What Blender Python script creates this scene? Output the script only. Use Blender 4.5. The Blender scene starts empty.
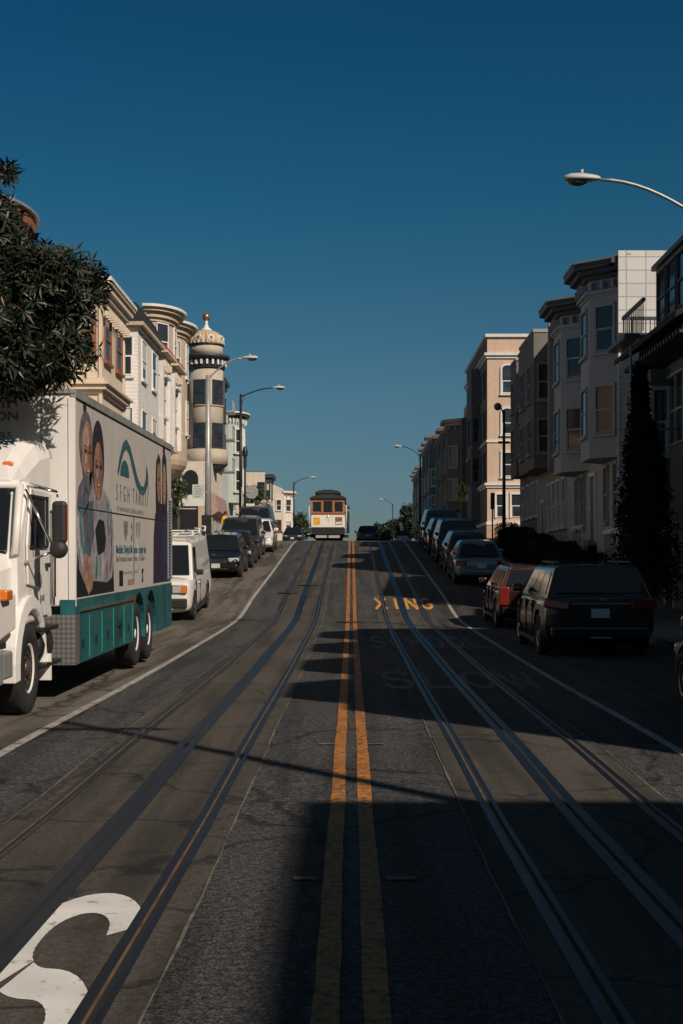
import bpy, bmesh, math, random
from mathutils import Vector, Matrix
random.seed(7)
R = math.radians
SC = bpy.context.scene
COL = SC.collection

# ------------------------------------------------------------------ camera
CAM_H = 1.58
cam_d = bpy.data.cameras.new('camera'); cam = bpy.data.objects.new('camera', cam_d); COL.objects.link(cam)
cam.location = (0, 0, CAM_H); cam.rotation_euler = (R(90), 0, 0)
cam_d.sensor_fit = 'VERTICAL'; cam_d.sensor_height = 36; cam_d.sensor_width = 24; cam_d.lens = 50
cam_d.shift_x = -0.0096; cam_d.shift_y = 0.0615
cam_d.clip_start = 0.1; cam_d.clip_end = 5000
SC.camera = cam

# ------------------------------------------------------------------ light
SUN_EL = 37.0; SUN_AZ = 142.0       # azimuth clockwise from +Y
w = bpy.data.worlds.new('World'); SC.world = w; w.use_nodes = True
nt = w.node_tree; nt.nodes.clear()
sky = nt.nodes.new('ShaderNodeTexSky'); sky.sky_type = 'NISHITA'; sky.sun_disc = False
sky.sun_elevation = R(SUN_EL); sky.sun_rotation = R(SUN_AZ)
sky.altitude = 0; sky.air_density = 1.0; sky.dust_density = 0.3; sky.ozone_density = 2.0
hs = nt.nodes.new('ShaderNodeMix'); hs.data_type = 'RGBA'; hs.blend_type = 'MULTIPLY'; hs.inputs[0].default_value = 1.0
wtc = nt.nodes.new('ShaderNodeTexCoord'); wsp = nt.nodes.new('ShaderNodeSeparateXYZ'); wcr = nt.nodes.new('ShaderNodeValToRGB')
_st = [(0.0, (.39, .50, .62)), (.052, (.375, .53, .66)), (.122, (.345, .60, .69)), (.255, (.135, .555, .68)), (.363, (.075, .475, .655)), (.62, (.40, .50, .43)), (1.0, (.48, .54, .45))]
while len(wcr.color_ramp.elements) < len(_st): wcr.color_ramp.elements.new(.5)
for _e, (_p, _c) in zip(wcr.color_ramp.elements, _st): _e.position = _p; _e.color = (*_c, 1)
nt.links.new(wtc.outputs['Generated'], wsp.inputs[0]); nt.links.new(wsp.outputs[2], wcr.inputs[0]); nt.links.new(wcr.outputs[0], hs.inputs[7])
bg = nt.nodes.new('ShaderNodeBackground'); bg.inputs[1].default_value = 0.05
wo = nt.nodes.new('ShaderNodeOutputWorld')
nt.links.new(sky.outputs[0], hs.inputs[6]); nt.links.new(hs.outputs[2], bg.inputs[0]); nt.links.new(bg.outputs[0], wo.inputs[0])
sd = bpy.data.lights.new('sun', 'SUN'); so = bpy.data.objects.new('sun', sd); COL.objects.link(so)
sd.energy = 4.1; sd.angle = R(0.5); sd.color = (1.0, 0.87, 0.74)
tos = Vector((math.sin(R(SUN_AZ)) * math.cos(R(SUN_EL)), math.cos(R(SUN_AZ)) * math.cos(R(SUN_EL)), math.sin(R(SUN_EL))))
so.rotation_euler = (-tos).to_track_quat('-Z', 'Y').to_euler(); so.location = (20, -30, 40)
SC.view_settings.view_transform = 'Standard'; SC.view_settings.look = 'None'
SC.view_settings.exposure = 0.0; SC.view_settings.gamma = 1.0
SC.render.engine = 'CYCLES'

# ------------------------------------------------------------------ street profile
_P = [(-400, -2.0), (-60, -.3), (0, 0), (8.5, 0.0), (13.2, .06), (19.2, .10), (26.5, .19), (37, .38), (44, .93), (52.7, 1.58), (66, 2.62), (74, 3.22),
      (78, 3.45), (90, 3.72), (110, 4.1), (142, 4.55), (200, 5.4), (250, 5.7), (300, 5.0), (400, 0), (600, -15), (2600, -180)]
def _zs(y):
    n = len(_P)
    if y <= _P[0][0]: return _P[0][1]
    if y >= _P[-1][0]: return _P[-1][1]
    for i in range(n - 1):
        if _P[i][0] <= y <= _P[i + 1][0]: break
    x0, y0 = _P[i]; x1, y1 = _P[i + 1]; h = x1 - x0
    d = (y1 - y0) / h
    dm = d if i == 0 else (y0 - _P[i - 1][1]) / (x0 - _P[i - 1][0])
    dp = d if i == n - 2 else (_P[i + 2][1] - y1) / (_P[i + 2][0] - x1)
    m0 = 0 if dm * d <= 0 else 2 * dm * d / (dm + d)
    m1 = 0 if dp * d <= 0 else 2 * dp * d / (dp + d)
    t = (y - x0) / h
    return (2*t**3 - 3*t*t + 1) * y0 + (t**3 - 2*t*t + t) * h * m0 + (-2*t**3 + 3*t*t) * y1 + (t**3 - t*t) * h * m1
def stations(a, b):
    s = [a]; y = math.floor(a / .5) * .5 + .5
    while y < b - 1e-6:
        if y > a + 1e-6 and (y <= 110 or abs(y % 5) < 1e-6): s.append(y)
        y += .5
    s.append(b); return s
def zr(y):       # piecewise linear on the shared stations, so stacked sheets never cross
    st = .5 if y < 110 else 5.0
    a = math.floor(y / st) * st
    t = (y - a) / st
    return _zs(a) * (1 - t) + _zs(a + st) * t

# ------------------------------------------------------------------ materials
MATS = {}
def mat(name, col, rough=.7, metal=0, var=.12, scale=3.0, bump=0, bscale=30, siding=0, dirt=0, coat=0, spec=.5, emit=None, transp=None, stretch=None):
    if name in MATS: return MATS[name]
    m = bpy.data.materials.new(name); m.use_nodes = True; t = m.node_tree; N = t.nodes; L = t.links
    b = N['Principled BSDF']; b.inputs['Roughness'].default_value = rough; b.inputs['Metallic'].default_value = metal
    b.inputs['Specular IOR Level'].default_value = spec
    b.inputs['Coat Weight'].default_value = coat; b.inputs['Coat Roughness'].default_value = .04
    tc = N.new('ShaderNodeTexCoord'); src = tc.outputs['Object']
    if stretch:
        mp = N.new('ShaderNodeMapping'); mp.inputs['Scale'].default_value = stretch; L.new(src, mp.inputs[0]); src2 = mp.outputs[0]
    else: src2 = src
    if var > 0:
        n = N.new('ShaderNodeTexNoise'); n.inputs['Scale'].default_value = scale; n.inputs['Detail'].default_value = 6
        L.new(src2, n.inputs['Vector'])
        cr = N.new('ShaderNodeValToRGB')
        cr.color_ramp.elements[0].position = .3; cr.color_ramp.elements[1].position = .7
        cr.color_ramp.elements[0].color = (*[c * (1 - var) for c in col], 1)
        cr.color_ramp.elements[1].color = (*[min(1, c * (1 + var)) for c in col], 1)
        L.new(n.outputs[0], cr.inputs[0]); out = cr.outputs[0]
        if dirt > 0:
            n2 = N.new('ShaderNodeTexNoise'); n2.inputs['Scale'].default_value = .9; n2.inputs['Detail'].default_value = 8
            mp2 = N.new('ShaderNodeMapping'); mp2.inputs['Scale'].default_value = (3, 3, .5); L.new(src, mp2.inputs[0]); L.new(mp2.outputs[0], n2.inputs[0])
            c2 = N.new('ShaderNodeValToRGB'); c2.color_ramp.elements[0].position = .45; c2.color_ramp.elements[1].position = .75
            c2.color_ramp.elements[0].color = (1, 1, 1, 1); c2.color_ramp.elements[1].color = (1 - dirt, 1 - dirt * 1.05, 1 - dirt * 1.15, 1)
            L.new(n2.outputs[0], c2.inputs[0])
            mx = N.new('ShaderNodeMix'); mx.data_type = 'RGBA'; mx.blend_type = 'MULTIPLY'; mx.inputs[0].default_value = 1
            L.new(out, mx.inputs[6]); L.new(c2.outputs[0], mx.inputs[7]); out = mx.outputs[2]
        L.new(out, b.inputs['Base Color'])
    else: b.inputs['Base Color'].default_value = (*col, 1)
    if siding:
        sx = N.new('ShaderNodeSeparateXYZ'); L.new(src, sx.inputs[0])
        q = N.new('ShaderNodeMath'); q.operation = 'MULTIPLY'; q.inputs[1].default_value = 1 / siding; L.new(sx.outputs[2], q.inputs[0])
        f = N.new('ShaderNodeMath'); f.operation = 'FRACT'; L.new(q.outputs[0], f.inputs[0])
        p = N.new('ShaderNodeMath'); p.operation = 'POWER'; p.inputs[1].default_value = 4; L.new(f.outputs[0], p.inputs[0])
        bp = N.new('ShaderNodeBump'); bp.inputs['Strength'].default_value = .8; bp.inputs['Distance'].default_value = .03; bp.invert = True
        L.new(p.outputs[0], bp.inputs['Height']); L.new(bp.outputs[0], b.inputs['Normal'])
    elif bump:
        n3 = N.new('ShaderNodeTexNoise'); n3.inputs['Scale'].default_value = bscale; n3.inputs['Detail'].default_value = 5
        L.new(src2, n3.inputs['Vector'])
        bp = N.new('ShaderNodeBump'); bp.inputs['Strength'].default_value = bump; bp.inputs['Distance'].default_value = .02
        L.new(n3.outputs[0], bp.inputs['Height']); L.new(bp.outputs[0], b.inputs['Normal'])
    if emit: b.inputs['Emission Color'].default_value = (*emit, 1); b.inputs['Emission Strength'].default_value = 1
    MATS[name] = m; return m

def ground_mat(name, base, base2, agg=.35, cracks=.0, rough=.85, patch=.5, crackscale=.35, spec=.3):
    m = bpy.data.materials.new(name); m.use_nodes = True; t = m.node_tree; N = t.nodes; L = t.links
    b = N['Principled BSDF']; b.inputs['Roughness'].default_value = rough; b.inputs['Specular IOR Level'].default_value = spec
    tc = N.new('ShaderNodeTexCoord'); src = tc.outputs['Object']
    def noise(s, d=5, st=None):
        n = N.new('ShaderNodeTexNoise'); n.inputs['Scale'].default_value = s; n.inputs['Detail'].default_value = d
        if st:
            mp = N.new('ShaderNodeMapping'); mp.inputs['Scale'].default_value = st; L.new(src, mp.inputs[0]); L.new(mp.outputs[0], n.inputs[0])
        else: L.new(src, n.inputs[0])
        return n.outputs[0]
    def ramp(x, p0, c0, p1, c1):
        r = N.new('ShaderNodeValToRGB'); e = r.color_ramp.elements; e[0].position = p0; e[1].position = p1; e[0].color = (*c0, 1); e[1].color = (*c1, 1)
        L.new(x, r.inputs[0]); return r.outputs[0]
    def mul(a, c, f=1.0):
        x = N.new('ShaderNodeMix'); x.data_type = 'RGBA'; x.blend_type = 'MULTIPLY'; x.inputs[0].default_value = f
        L.new(a, x.inputs[6]); L.new(c, x.inputs[7]); return x.outputs[2]
    c = ramp(noise(.55, 6, (1, .35, 1)), .35, base, .65, base2)
    g = ramp(noise(75, 2), .38, (1 - agg,) * 3, .62, (1 + agg,) * 3)
    c = mul(c, g)
    g = ramp(noise(24, 4), .36, (1 - agg * .7,) * 3, .64, (1 + agg * .7,) * 3)
    c = mul(c, g)
    # worn lengthwise streaks and stains
    c = mul(c, ramp(noise(1.6, 7, (2.2, .12, 1)), .38, (1 - patch,) * 3, .55, (1.0, 1.0, 1.0)))
    c = mul(c, ramp(noise(2.3, 4), .30, (.72, .72, .74), .42, (1, 1, 1)))
    if cracks:
        v = N.new('ShaderNodeTexVoronoi'); v.feature = 'DISTANCE_TO_EDGE'; v.inputs['Scale'].default_value = crackscale
        ad = N.new('ShaderNodeMix'); ad.data_type = 'RGBA'; ad.blend_type = 'LINEAR_LIGHT'; ad.inputs[0].default_value = .25
        nn = N.new('ShaderNodeTexNoise'); nn.inputs['Scale'].default_value = 2.2; nn.inputs['Detail'].default_value = 6; L.new(src, nn.inputs[0])
        L.new(src, ad.inputs[6]); L.new(nn.outputs[1], ad.inputs[7]); L.new(ad.outputs[2], v.inputs[0])
        c = mul(c, ramp(v.outputs[0], .004, (1 - cracks,) * 3, .016, (1, 1, 1)))
    L.new(c, b.inputs['Base Color'])
    bp = N.new('ShaderNodeBump'); bp.inputs['Strength'].default_value = .55; bp.inputs['Distance'].default_value = .006
    L.new(noise(120, 4), bp.inputs['Height']); L.new(bp.outputs[0], b.inputs['Normal'])
    MATS[name] = m; return m

def paint_mat(name, col, under, wear=.45, scale=9):
    m = bpy.data.materials.new(name); m.use_nodes = True; t = m.node_tree; N = t.nodes; L = t.links
    b = N['Principled BSDF']; b.inputs['Roughness'].default_value = .7
    tc = N.new('ShaderNodeTexCoord')
    n = N.new('ShaderNodeTexNoise'); n.inputs['Scale'].default_value = scale; n.inputs['Detail'].default_value = 9; n.inputs['Roughness'].default_value = .7
    L.new(tc.outputs['Object'], n.inputs[0])
    r = N.new('ShaderNodeValToRGB'); e = r.color_ramp.elements; e[0].position = wear - .06; e[1].position = wear + .06
    e[0].color = (*under, 1); e[1].color = (*col, 1); L.new(n.outputs[0], r.inputs[0])
    n2 = N.new('ShaderNodeTexNoise'); n2.inputs['Scale'].default_value = 1.7; n2.inputs['Detail'].default_value = 5; L.new(tc.outputs['Object'], n2.inputs[0])
    r2 = N.new('ShaderNodeValToRGB'); r2.color_ramp.elements[0].position = .3; r2.color_ramp.elements[1].position = .7
    r2.color_ramp.elements[0].color = (.7, .7, .7, 1); r2.color_ramp.elements[1].color = (1.05, 1.05, 1.05, 1); L.new(n2.outputs[0], r2.inputs[0])
    x = N.new('ShaderNodeMix'); x.data_type = 'RGBA'; x.blend_type = 'MULTIPLY'; x.inputs[0].default_value = 1
    L.new(r.outputs[0], x.inputs[6]); L.new(r2.outputs[0], x.inputs[7]); L.new(x.outputs[2], b.inputs['Base Color'])
    bp = N.new('ShaderNodeBump'); bp.inputs['Strength'].default_value = .4; bp.inputs['Distance'].default_value = .004
    n3 = N.new('ShaderNodeTexNoise'); n3.inputs['Scale'].default_value = 120; L.new(tc.outputs['Object'], n3.inputs[0])
    L.new(n3.outputs[0], bp.inputs['Height']); L.new(bp.outputs[0], b.inputs['Normal'])
    MATS[name] = m; return m

def leaf_mat(name, c1, c2):
    m = bpy.data.materials.new(name); m.use_nodes = True; t = m.node_tree; N = t.nodes; L = t.links
    b = N['Principled BSDF']; b.inputs['Roughness'].default_value = .42; b.inputs['Specular IOR Level'].default_value = .35
    g = N.new('ShaderNodeNewGeometry')
    r = N.new('ShaderNodeValToRGB'); e = r.color_ramp.elements; e[0].color = (*c1, 1); e[1].color = (*c2, 1)
    x = e.new(.965); x.color = (*c2, 1); y = e.new(.98); y.color = (.09, .035, .018, 1); e[len(e) - 1].color = (.09, .035, .018, 1)
    L.new(g.outputs['Random Per Island'], r.inputs[0]); L.new(r.outputs[0], b.inputs['Base Color'])
    MATS[name] = m; return m

ASPH = ground_mat('asphalt', (.048, .048, .048), (.066, .064, .062), agg=.75, cracks=.6, patch=.4)
TRACK = ground_mat('trackway_concrete', (.058, .051, .043), (.088, .076, .062), agg=.25, cracks=.55, patch=.4, crackscale=.5)
PARK = ground_mat('parking_concrete', (.115, .100, .084), (.160, .138, .114), agg=.22, cracks=.6, patch=.5, crackscale=.3)
WALK = ground_mat('sidewalk_concrete', (.20, .185, .165), (.27, .25, .22), agg=.15, cracks=.3, patch=.25)
SOIL = ground_mat('terrain_soil', (.07, .065, .05), (.10, .09, .07), agg=.2, patch=.2)
YELLOW = paint_mat('yellow_line_paint', (.50, .185, .024), (.06, .055, .05), wear=.46, scale=18)
WHITE = paint_mat('white_line_paint', (.42, .39, .36), (.09, .085, .08), wear=.43)
WHITE2 = paint_mat('white_letter_paint', (.80, .78, .74), (.12, .11, .10), wear=.37, scale=11)
YELLOW2 = paint_mat('yellow_letter_paint', (.70, .32, .06), (.06, .055, .05), wear=.38)
YELLOW3 = paint_mat('faded_letter_paint', (.12, .10, .075), (.055, .052, .05), wear=.46)
STEEL = mat('rail_steel', (.034, .046, .062), .40, .95, var=.3, scale=2, bump=.15, bscale=20, stretch=(8, .6, 1))
RUST = mat('rail_rust', (.20, .115, .06), .6, .4, var=.4, scale=6)
DARKGAP = mat('slot_gap', (.01, .01, .01), .9, 0, var=0)
SEAM = mat('seam_sealant', (.13, .115, .09), .8, var=.5, scale=8)
DARKM = mat('dark_metal', (.035, .036, .038), .5, .6, var=.2)
GALV = mat('galvanized_steel', (.42, .42, .40), .5, .5, var=.15, dirt=.2)
CHROME = mat('chrome', (.7, .7, .7), .15, 1, var=.05)
TYRE = mat('tyre_rubber', (.018, .018, .018), .85, var=.25, scale=12, bump=.3, bscale=60)
GLASSC = mat('car_glass', (.012, .015, .018), .06, 0, var=0, spec=.7)
PANE = mat('window_pane', (.03, .036, .042), .08, 0, var=.4, scale=1.3, spec=.8)
BLIND = mat('window_blind', (.50, .49, .44), .7, var=.12, siding=.06)
WTRIM = mat('white_trim_paint', (.74, .71, .66), .6, var=.06, dirt=.12)
DTRIM = mat('dark_trim_paint', (.04, .048, .055), .5, var=.15)
BARK = mat('tree_bark', (.09, .07, .055), .9, var=.35, bump=.8, bscale=12)
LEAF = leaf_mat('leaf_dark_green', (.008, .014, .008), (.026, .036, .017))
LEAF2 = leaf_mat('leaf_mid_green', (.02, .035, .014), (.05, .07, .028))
ROOFM = mat('roof_felt', (.08, .08, .08), .9, var=.2)

# ------------------------------------------------------------------ mesh builder
class MB:
    def __init__(s): s.v = []; s.f = []; s.sm = []; s.mi = []; s.m = 0
    def add(s, vs, fs, smooth=False):
        o = len(s.v); s.v += [tuple(v) for v in vs]
        for f in fs: s.f.append(tuple(i + o for i in f)); s.sm.append(smooth); s.mi.append(s.m)
        return s
    def box(s, c, d, rot=None, taper=1.0):
        x, y, z = d[0] / 2, d[1] / 2, d[2] / 2
        vs = []
        for sz in (-1, 1):
            k = taper if sz > 0 else 1
            for sx, sy in ((-1, -1), (1, -1), (1, 1), (-1, 1)): vs.append(Vector((sx * x * k, sy * y * k, sz * z)))
        if rot is not None: vs = [rot @ v for v in vs]
        vs = [v + Vector(c) for v in vs]
        return s.add(vs, [(3, 2, 1, 0), (4, 5, 6, 7), (0, 1, 5, 4), (1, 2, 6, 5), (2, 3, 7, 6), (3, 0, 4, 7)])
    def b2(s, a, b): return s.box(((a[0]+b[0])/2, (a[1]+b[1])/2, (a[2]+b[2])/2), (abs(b[0]-a[0]), abs(b[1]-a[1]), abs(b[2]-a[2])))
    def loft(s, rings, closed=True, cap=True, smooth=False):
        n = len(rings[0]); vs = [p for r in rings for p in r]; fs = []
        for i in range(len(rings) - 1):
            for j in range(n if closed else n - 1):
                k = (j + 1) % n
                fs.append((i*n+j, i*n+k, (i+1)*n+k, (i+1)*n+j))
        if cap: fs.append(tuple(range(n))[::-1]); fs.append(tuple((len(rings)-1)*n + j for j in range(n)))
        return s.add(vs, fs, smooth)
    def prism(s, poly, fa, fb):   # poly of 2D points, fa/fb map to 3D
        return s.loft([[fa(*p) for p in poly], [fb(*p) for p in poly]])
    def tube(s, pts, rad, n=8, smooth=True):
        pts = [Vector(p) for p in pts]; rings = []
        up = Vector((0, 0, 1))
        for i, p in enumerate(pts):
            d = (pts[min(i+1, len(pts)-1)] - pts[max(i-1, 0)]).normalized()
            a = d.cross(up if abs(d.z) < .95 else Vector((1, 0, 0))).normalized(); b = d.cross(a)
            r = rad[i] if isinstance(rad, (list, tuple)) else rad
            rings.append([p + r * (math.cos(2*math.pi*k/n) * a + math.sin(2*math.pi*k/n) * b) for k in range(n)])
        return s.loft(rings, smooth=smooth)
    def lathe(s, prof, n=24, c=(0, 0, 0), axis='z', smooth=True):
        rings = []
        for r, h in prof:
            ring = []
            for k in range(n):
                a = 2*math.pi*k/n; x, y = r*math.cos(a), r*math.sin(a)
                p = (x, y, h) if axis == 'z' else ((h, x, y) if axis == 'x' else (x, h, y))
                ring.append((p[0]+c[0], p[1]+c[1], p[2]+c[2]))
            rings.append(ring)
        return s.loft(rings, smooth=smooth)
    def build(s, name, m, parent=None, local=False, fix=True, bevel=0, sub=0, loc=None):
        if not s.v: return None
        me = bpy.data.meshes.new(name)
        off = Vector((0, 0, 0))
        if parent is not None and not local:
            q = parent
            while q is not None: off += q.location; q = q.parent
        elif loc is not None: off = Vector(loc)
        me.from_pydata([tuple(Vector(v) - off) for v in s.v], [], s.f)
        ms = m if isinstance(m, (list, tuple)) else [m]
        for x in ms: me.materials.append(x)
        me.polygons.foreach_set('use_smooth', s.sm); me.polygons.foreach_set('material_index', s.mi)
        if fix:
            bm = bmesh.new(); bm.from_mesh(me); bmesh.ops.recalc_face_normals(bm, faces=bm.faces); bm.to_mesh(me); bm.free()
        o = bpy.data.objects.new(name, me); COL.objects.link(o)
        if parent is not None: o.parent = parent
        elif loc is not None: o.location = off
        if bevel:
            b = o.modifiers.new('bevel', 'BEVEL'); b.width = bevel; b.segments = 2; b.limit_method = 'ANGLE'; b.angle_limit = R(35)
        if sub:
            b = o.modifiers.new('sub', 'SUBSURF'); b.levels = sub; b.render_levels = sub
        return o
def bake(o):
    dg = bpy.context.evaluated_depsgraph_get(); dg.update()
    me = bpy.data.meshes.new_from_object(o.evaluated_get(dg)); o.modifiers.clear(); o.data = me; return o
def tag(o, label=None, cat=None, group=None, kind=None):
    if label: o['label'] = label
    if cat: o['category'] = cat
    if group: o['group'] = group
    if kind: o['kind'] = kind
    return o
def empty(name, loc, label, cat, group=None):
    o = bpy.data.objects.new(name, None); COL.objects.link(o); o.location = loc; o.empty_display_size = .3
    return tag(o, label, cat, group)
def rotz(a): return Matrix.Rotation(a, 3, 'Z')

# ------------------------------------------------------------------ ground, road
def sheet(name, m, x0, x1, y0, y1, dz, xs=None):
    b = MB(); ys = stations(y0, y1); xs = xs or [x0, x1]
    vs = [(x, y, zr(y) + dz) for y in ys for x in xs]; n = len(xs)
    fs = [(i*n+j, i*n+j+1, (i+1)*n+j+1, (i+1)*n+j) for i in range(len(ys)-1) for j in range(n-1)]
    b.add(vs, fs); o = b.build(name, m, fix=False); tag(o, kind='structure'); return o
def slab(b, x0, x1, y0, y1, dz0, dz1):   # strip with thickness following the street
    for a in [stations(y0, y1)]:
        rings = [[(x0, y, zr(y)+dz0), (x1, y, zr(y)+dz0), (x1, y, zr(y)+dz1), (x0, y, zr(y)+dz1)] for y in a]
        b.loft(rings)
g = MB()
ys = [-400, -60] + stations(-30, 320) + [400, 500, 600, 900, 1400, 2000, 2600]
xs = [-600, -200, -60, -25, -10, 10, 25, 60, 200, 600]; n = len(xs)
def tz(x, y):
    return zr(y) - .12 if -35 < y < 330 else _zs(y) - .12
g.add([(x, y, tz(x, y)) for y in ys for x in xs], [(i*n+j, i*n+j+1, (i+1)*n+j+1, (i+1)*n+j) for i in range(len(ys)-1) for j in range(n-1)])
tag(g.build('terrain', SOIL, fix=False), kind='structure')
sheet('road', ASPH, -3.05, 6.0, -30, 320, 0)
sheet('parking_lane', PARK, -6.0, -3.05, -30, 320, 0)
CR0, CR1 = 79.0, 92.0
for sx in (-1, 1):
    xs2 = (-60, -6.0) if sx < 0 else (6.0, 60)
    sheet('side_road', ASPH, xs2[0], xs2[1], CR0, CR1, 0)
    for (a, b_) in ((-30, CR0), (CR1, 320)):
        k = MB(); xa, xb = sorted((sx * 6.0, sx * 6.16)); slab(k, xa, xb, a, b_, -.2, .135); tag(k.build('kerb', WALK), kind='structure')
        k = MB(); xa, xb = sorted((sx * 6.16, sx * 11.0)); slab(k, xa, xb, a, b_, -.2, .14)
        tag(k.build('sidewalk', WALK), kind='structure')
TC = 1.47
for sx in (-1, 1):
    c = sx * TC
    sheet('trackway', TRACK, c - .72, c + .72, -10, 300, .004)
    k = MB()
    for q in (-.533, .533):
        slab(k, c+q-.058, c+q-.012, -10, 300, .002, .0085); slab(k, c+q+.026, c+q+.058, -10, 300, .002, .0085)
    slab(k, c-.085, c-.014, -10, 300, .002, .0085); slab(k, c+.014, c+.085, -10, 300, .002, .0085)
    tag(k.build('rail', STEEL), kind='structure')
    k = MB()
    for q in (-.533, .533): slab(k, c+q-.012, c+q+.003, -10, 300, .002, .0075)
    tag(k.build('rail_edge', RUST), kind='structure')
    k = MB()
    for q in (-.533, .533): slab(k, c+q+.003, c+q+.026, -10, 300, .002, .0076)
    slab(k, c-.014, c+.014, -10, 300, .002, .0076)
    tag(k.build('rail_groove', DARKGAP), kind='structure')
    # seams of sealant along the trackway edges, slightly wandering
    k = MB()
    for q in (-.73, .73):
        rs = []
        for y in stations(-6, 120):
            wdt = .006 + .005 * math.sin(y*3.1+q) * math.sin(y*1.3); xx = c + q + .006*math.sin(y*1.3+q*7) + .004*math.sin(y*5.7)
            rs.append([(xx - wdt, y, zr(y)+.0065), (xx + wdt, y, zr(y)+.0065)])
        k.loft(rs, closed=False, cap=False)
    tag(k.build('pavement_seam', SEAM, fix=False), kind='structure')
for x0, x1, nm in ((-.145, -.045, 'centre_line'), (.045, .145, 'centre_line')):
    k = MB(); rs = []
    for y in stations(-6, 300):
        j = lambda p: .003*math.sin(y*6.3+p) + .003*math.sin(y*23.7+p*2)
        rs.append([(x0 + j(x0*9), y, zr(y)+.0052), (x1 + j(x1*5+2), y, zr(y)+.0052)])
    k.loft(rs, closed=False, cap=False)
    tag(k.build(nm, YELLOW, fix=False), kind='structure')
sheet('lane_line', WHITE, -3.05, -2.95, -6, 300, .0056)
sheet('lane_line', WHITE, 2.80, 2.89, -6, 300, .0056)
# stroke lettering on the road
def arc(cx, cy, rx, ry, a0, a1, n=18): return [(cx + rx*math.cos(R(a0+(a1-a0)*i/n)), cy + ry*math.sin(R(a0+(a1-a0)*i/n))) for i in range(n+1)]
GL = {'S': [arc(.5, .725, .36, .23, 12, 270, 26) + arc(.5, .265, .36, .23, 90, -168, 26)[1:]], 'Z': [arc(.5, .725, .36, .23, 12, 128, 12), arc(.5, .725, .36, .23, 133, 270, 14) + arc(.5, .265, .36, .23, 90, 58, 4)[1:], arc(.5, .265, .36, .23, 52, -168, 22)], 'L': [[(.16, 1), (.16, .07), (.9, .07)]], 'O': [arc(.5, .5, .38, .43, 90, 450, 28)],
      'W': [[(.05, 1), (.27, .05), (.5, .75), (.73, .05), (.95, 1)]], 'C': [arc(.52, .5, .38, .43, 50, 310, 24)], 'H': [[(.15, 0), (.15, 1)], [(.85, 0), (.85, 1)], [(.15, .5), (.85, .5)]],
      'X': [[(.08, 0), (.92, 1)], [(.08, 1), (.92, 0)]], 'I': [[(.5, 0), (.5, 1)]], 'N': [[(.14, 0), (.14, 1)], [(.14, 1), (.86, 0)], [(.86, 0), (.86, 1)]],
      'G': [arc(.52, .5, .38, .43, 50, 330, 24) + [(.86, .46), (.56, .46)]]}
def ribbon(pts, hw):
    out = []; n = len(pts); closed = (abs(pts[0][0]-pts[-1][0]) + abs(pts[0][1]-pts[-1][1])) < 1e-6
    for i, p in enumerate(pts):
        a = pts[i-1] if i else (pts[-2] if closed else p); b = pts[i+1] if i < n-1 else (pts[1] if closed else p)
        d1 = Vector((p[0]-a[0], p[1]-a[1])); d2 = Vector((b[0]-p[0], b[1]-p[1]))
        if d1.length > 0: d1.normalize()
        if d2.length > 0: d2.normalize()
        d = (d1 + d2); d = d.normalized() if d.length > 1e-4 else d1
        nn = Vector((-d.y, d.x)); ref = d1 if d1.length else d2; k = 1 / max(.45, abs(d.dot(ref)))
        hx, hy = hw if isinstance(hw, tuple) else (hw, hw)
        out.append(((p[0]+nn.x*hx*k, p[1]+nn.y*hy*k), (p[0]-nn.x*hx*k, p[1]-nn.y*hy*k)))
    return out
def road_word(word, x0, x1, y0, y1, m, hw=.085, flip=False, gap=.14, name='road_lettering'):
    k = MB(); n = len(word); cw = (x1-x0)/n
    for i, ch in enumerate(word):
        for si, st in enumerate(GL[ch]):
            # resample so that the strokes follow the street
            q = []
            for a, b in zip(st[:-1], st[1:]):
                for t in range(4): q.append((a[0]+(b[0]-a[0])*t/4, a[1]+(b[1]-a[1])*t/4))
            q.append(st[-1])
            rs = []
            for l, r in ribbon(q, hw):
                pr = []
                for u, v in (l, r):
                    if flip: X = x1 - (i + gap/2 + u*(1-gap))*cw; Y = y1 - v*(y1-y0)
                    else: X = x0 + (i + gap/2 + u*(1-gap))*cw; Y = y0 + v*(y1-y0)
                    pr.append((X, Y, zr(Y) + .0066 + .0004*si))
                rs.append(pr)
            k.loft(rs, closed=False, cap=False)
    tag(k.build(name, m, fix=False), kind='structure')
road_word('SLOW', .36, 2.62, 18.6, 21.4, YELLOW3)
road_word('SCHOOL', .34, 2.66, 27.0, 30.6, YELLOW3, hw=.1)
road_word('XING', .64, 2.42, 40.4, 43.2, YELLOW2, hw=.1)
road_word('Z', -1.49, -.92, 4.0, 6.93, WHITE2, hw=(.125, .070), flip=True, gap=.0, name='road_letter')
k = MB()
for (x, y, a) in ((-2.05, 33.2, .34), (-.22, 12.8, .07), (.22, 12.8, .07), (-.24, 7.4, .06), (.26, 7.4, .08), (1.45, 22.2, .3), (-.2, 34, .06), (.25, 34, .06)):
    k.add([(x-a, y-.06, zr(y)+.009), (x+a, y-.06, zr(y)+.009), (x+a, y+.02, zr(y)+.0095), (x-a, y+.02, zr(y)+.0095)], [(0, 1, 2, 3)])
tag(k.build('survey_mark', SEAM, fix=False), kind='structure')
# utility covers between the tracks
for (x, y) in ((-.05, 36.5), (-2.0, 45), (-1.47, 48)):
    k = MB(); k.lathe([(0, 0), (.36, 0), (.36, .012), (0, .012)], 24, (x, y, zr(y)+.001))
    tag(k.build('manhole_cover', DARKM), kind='structure')
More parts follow.
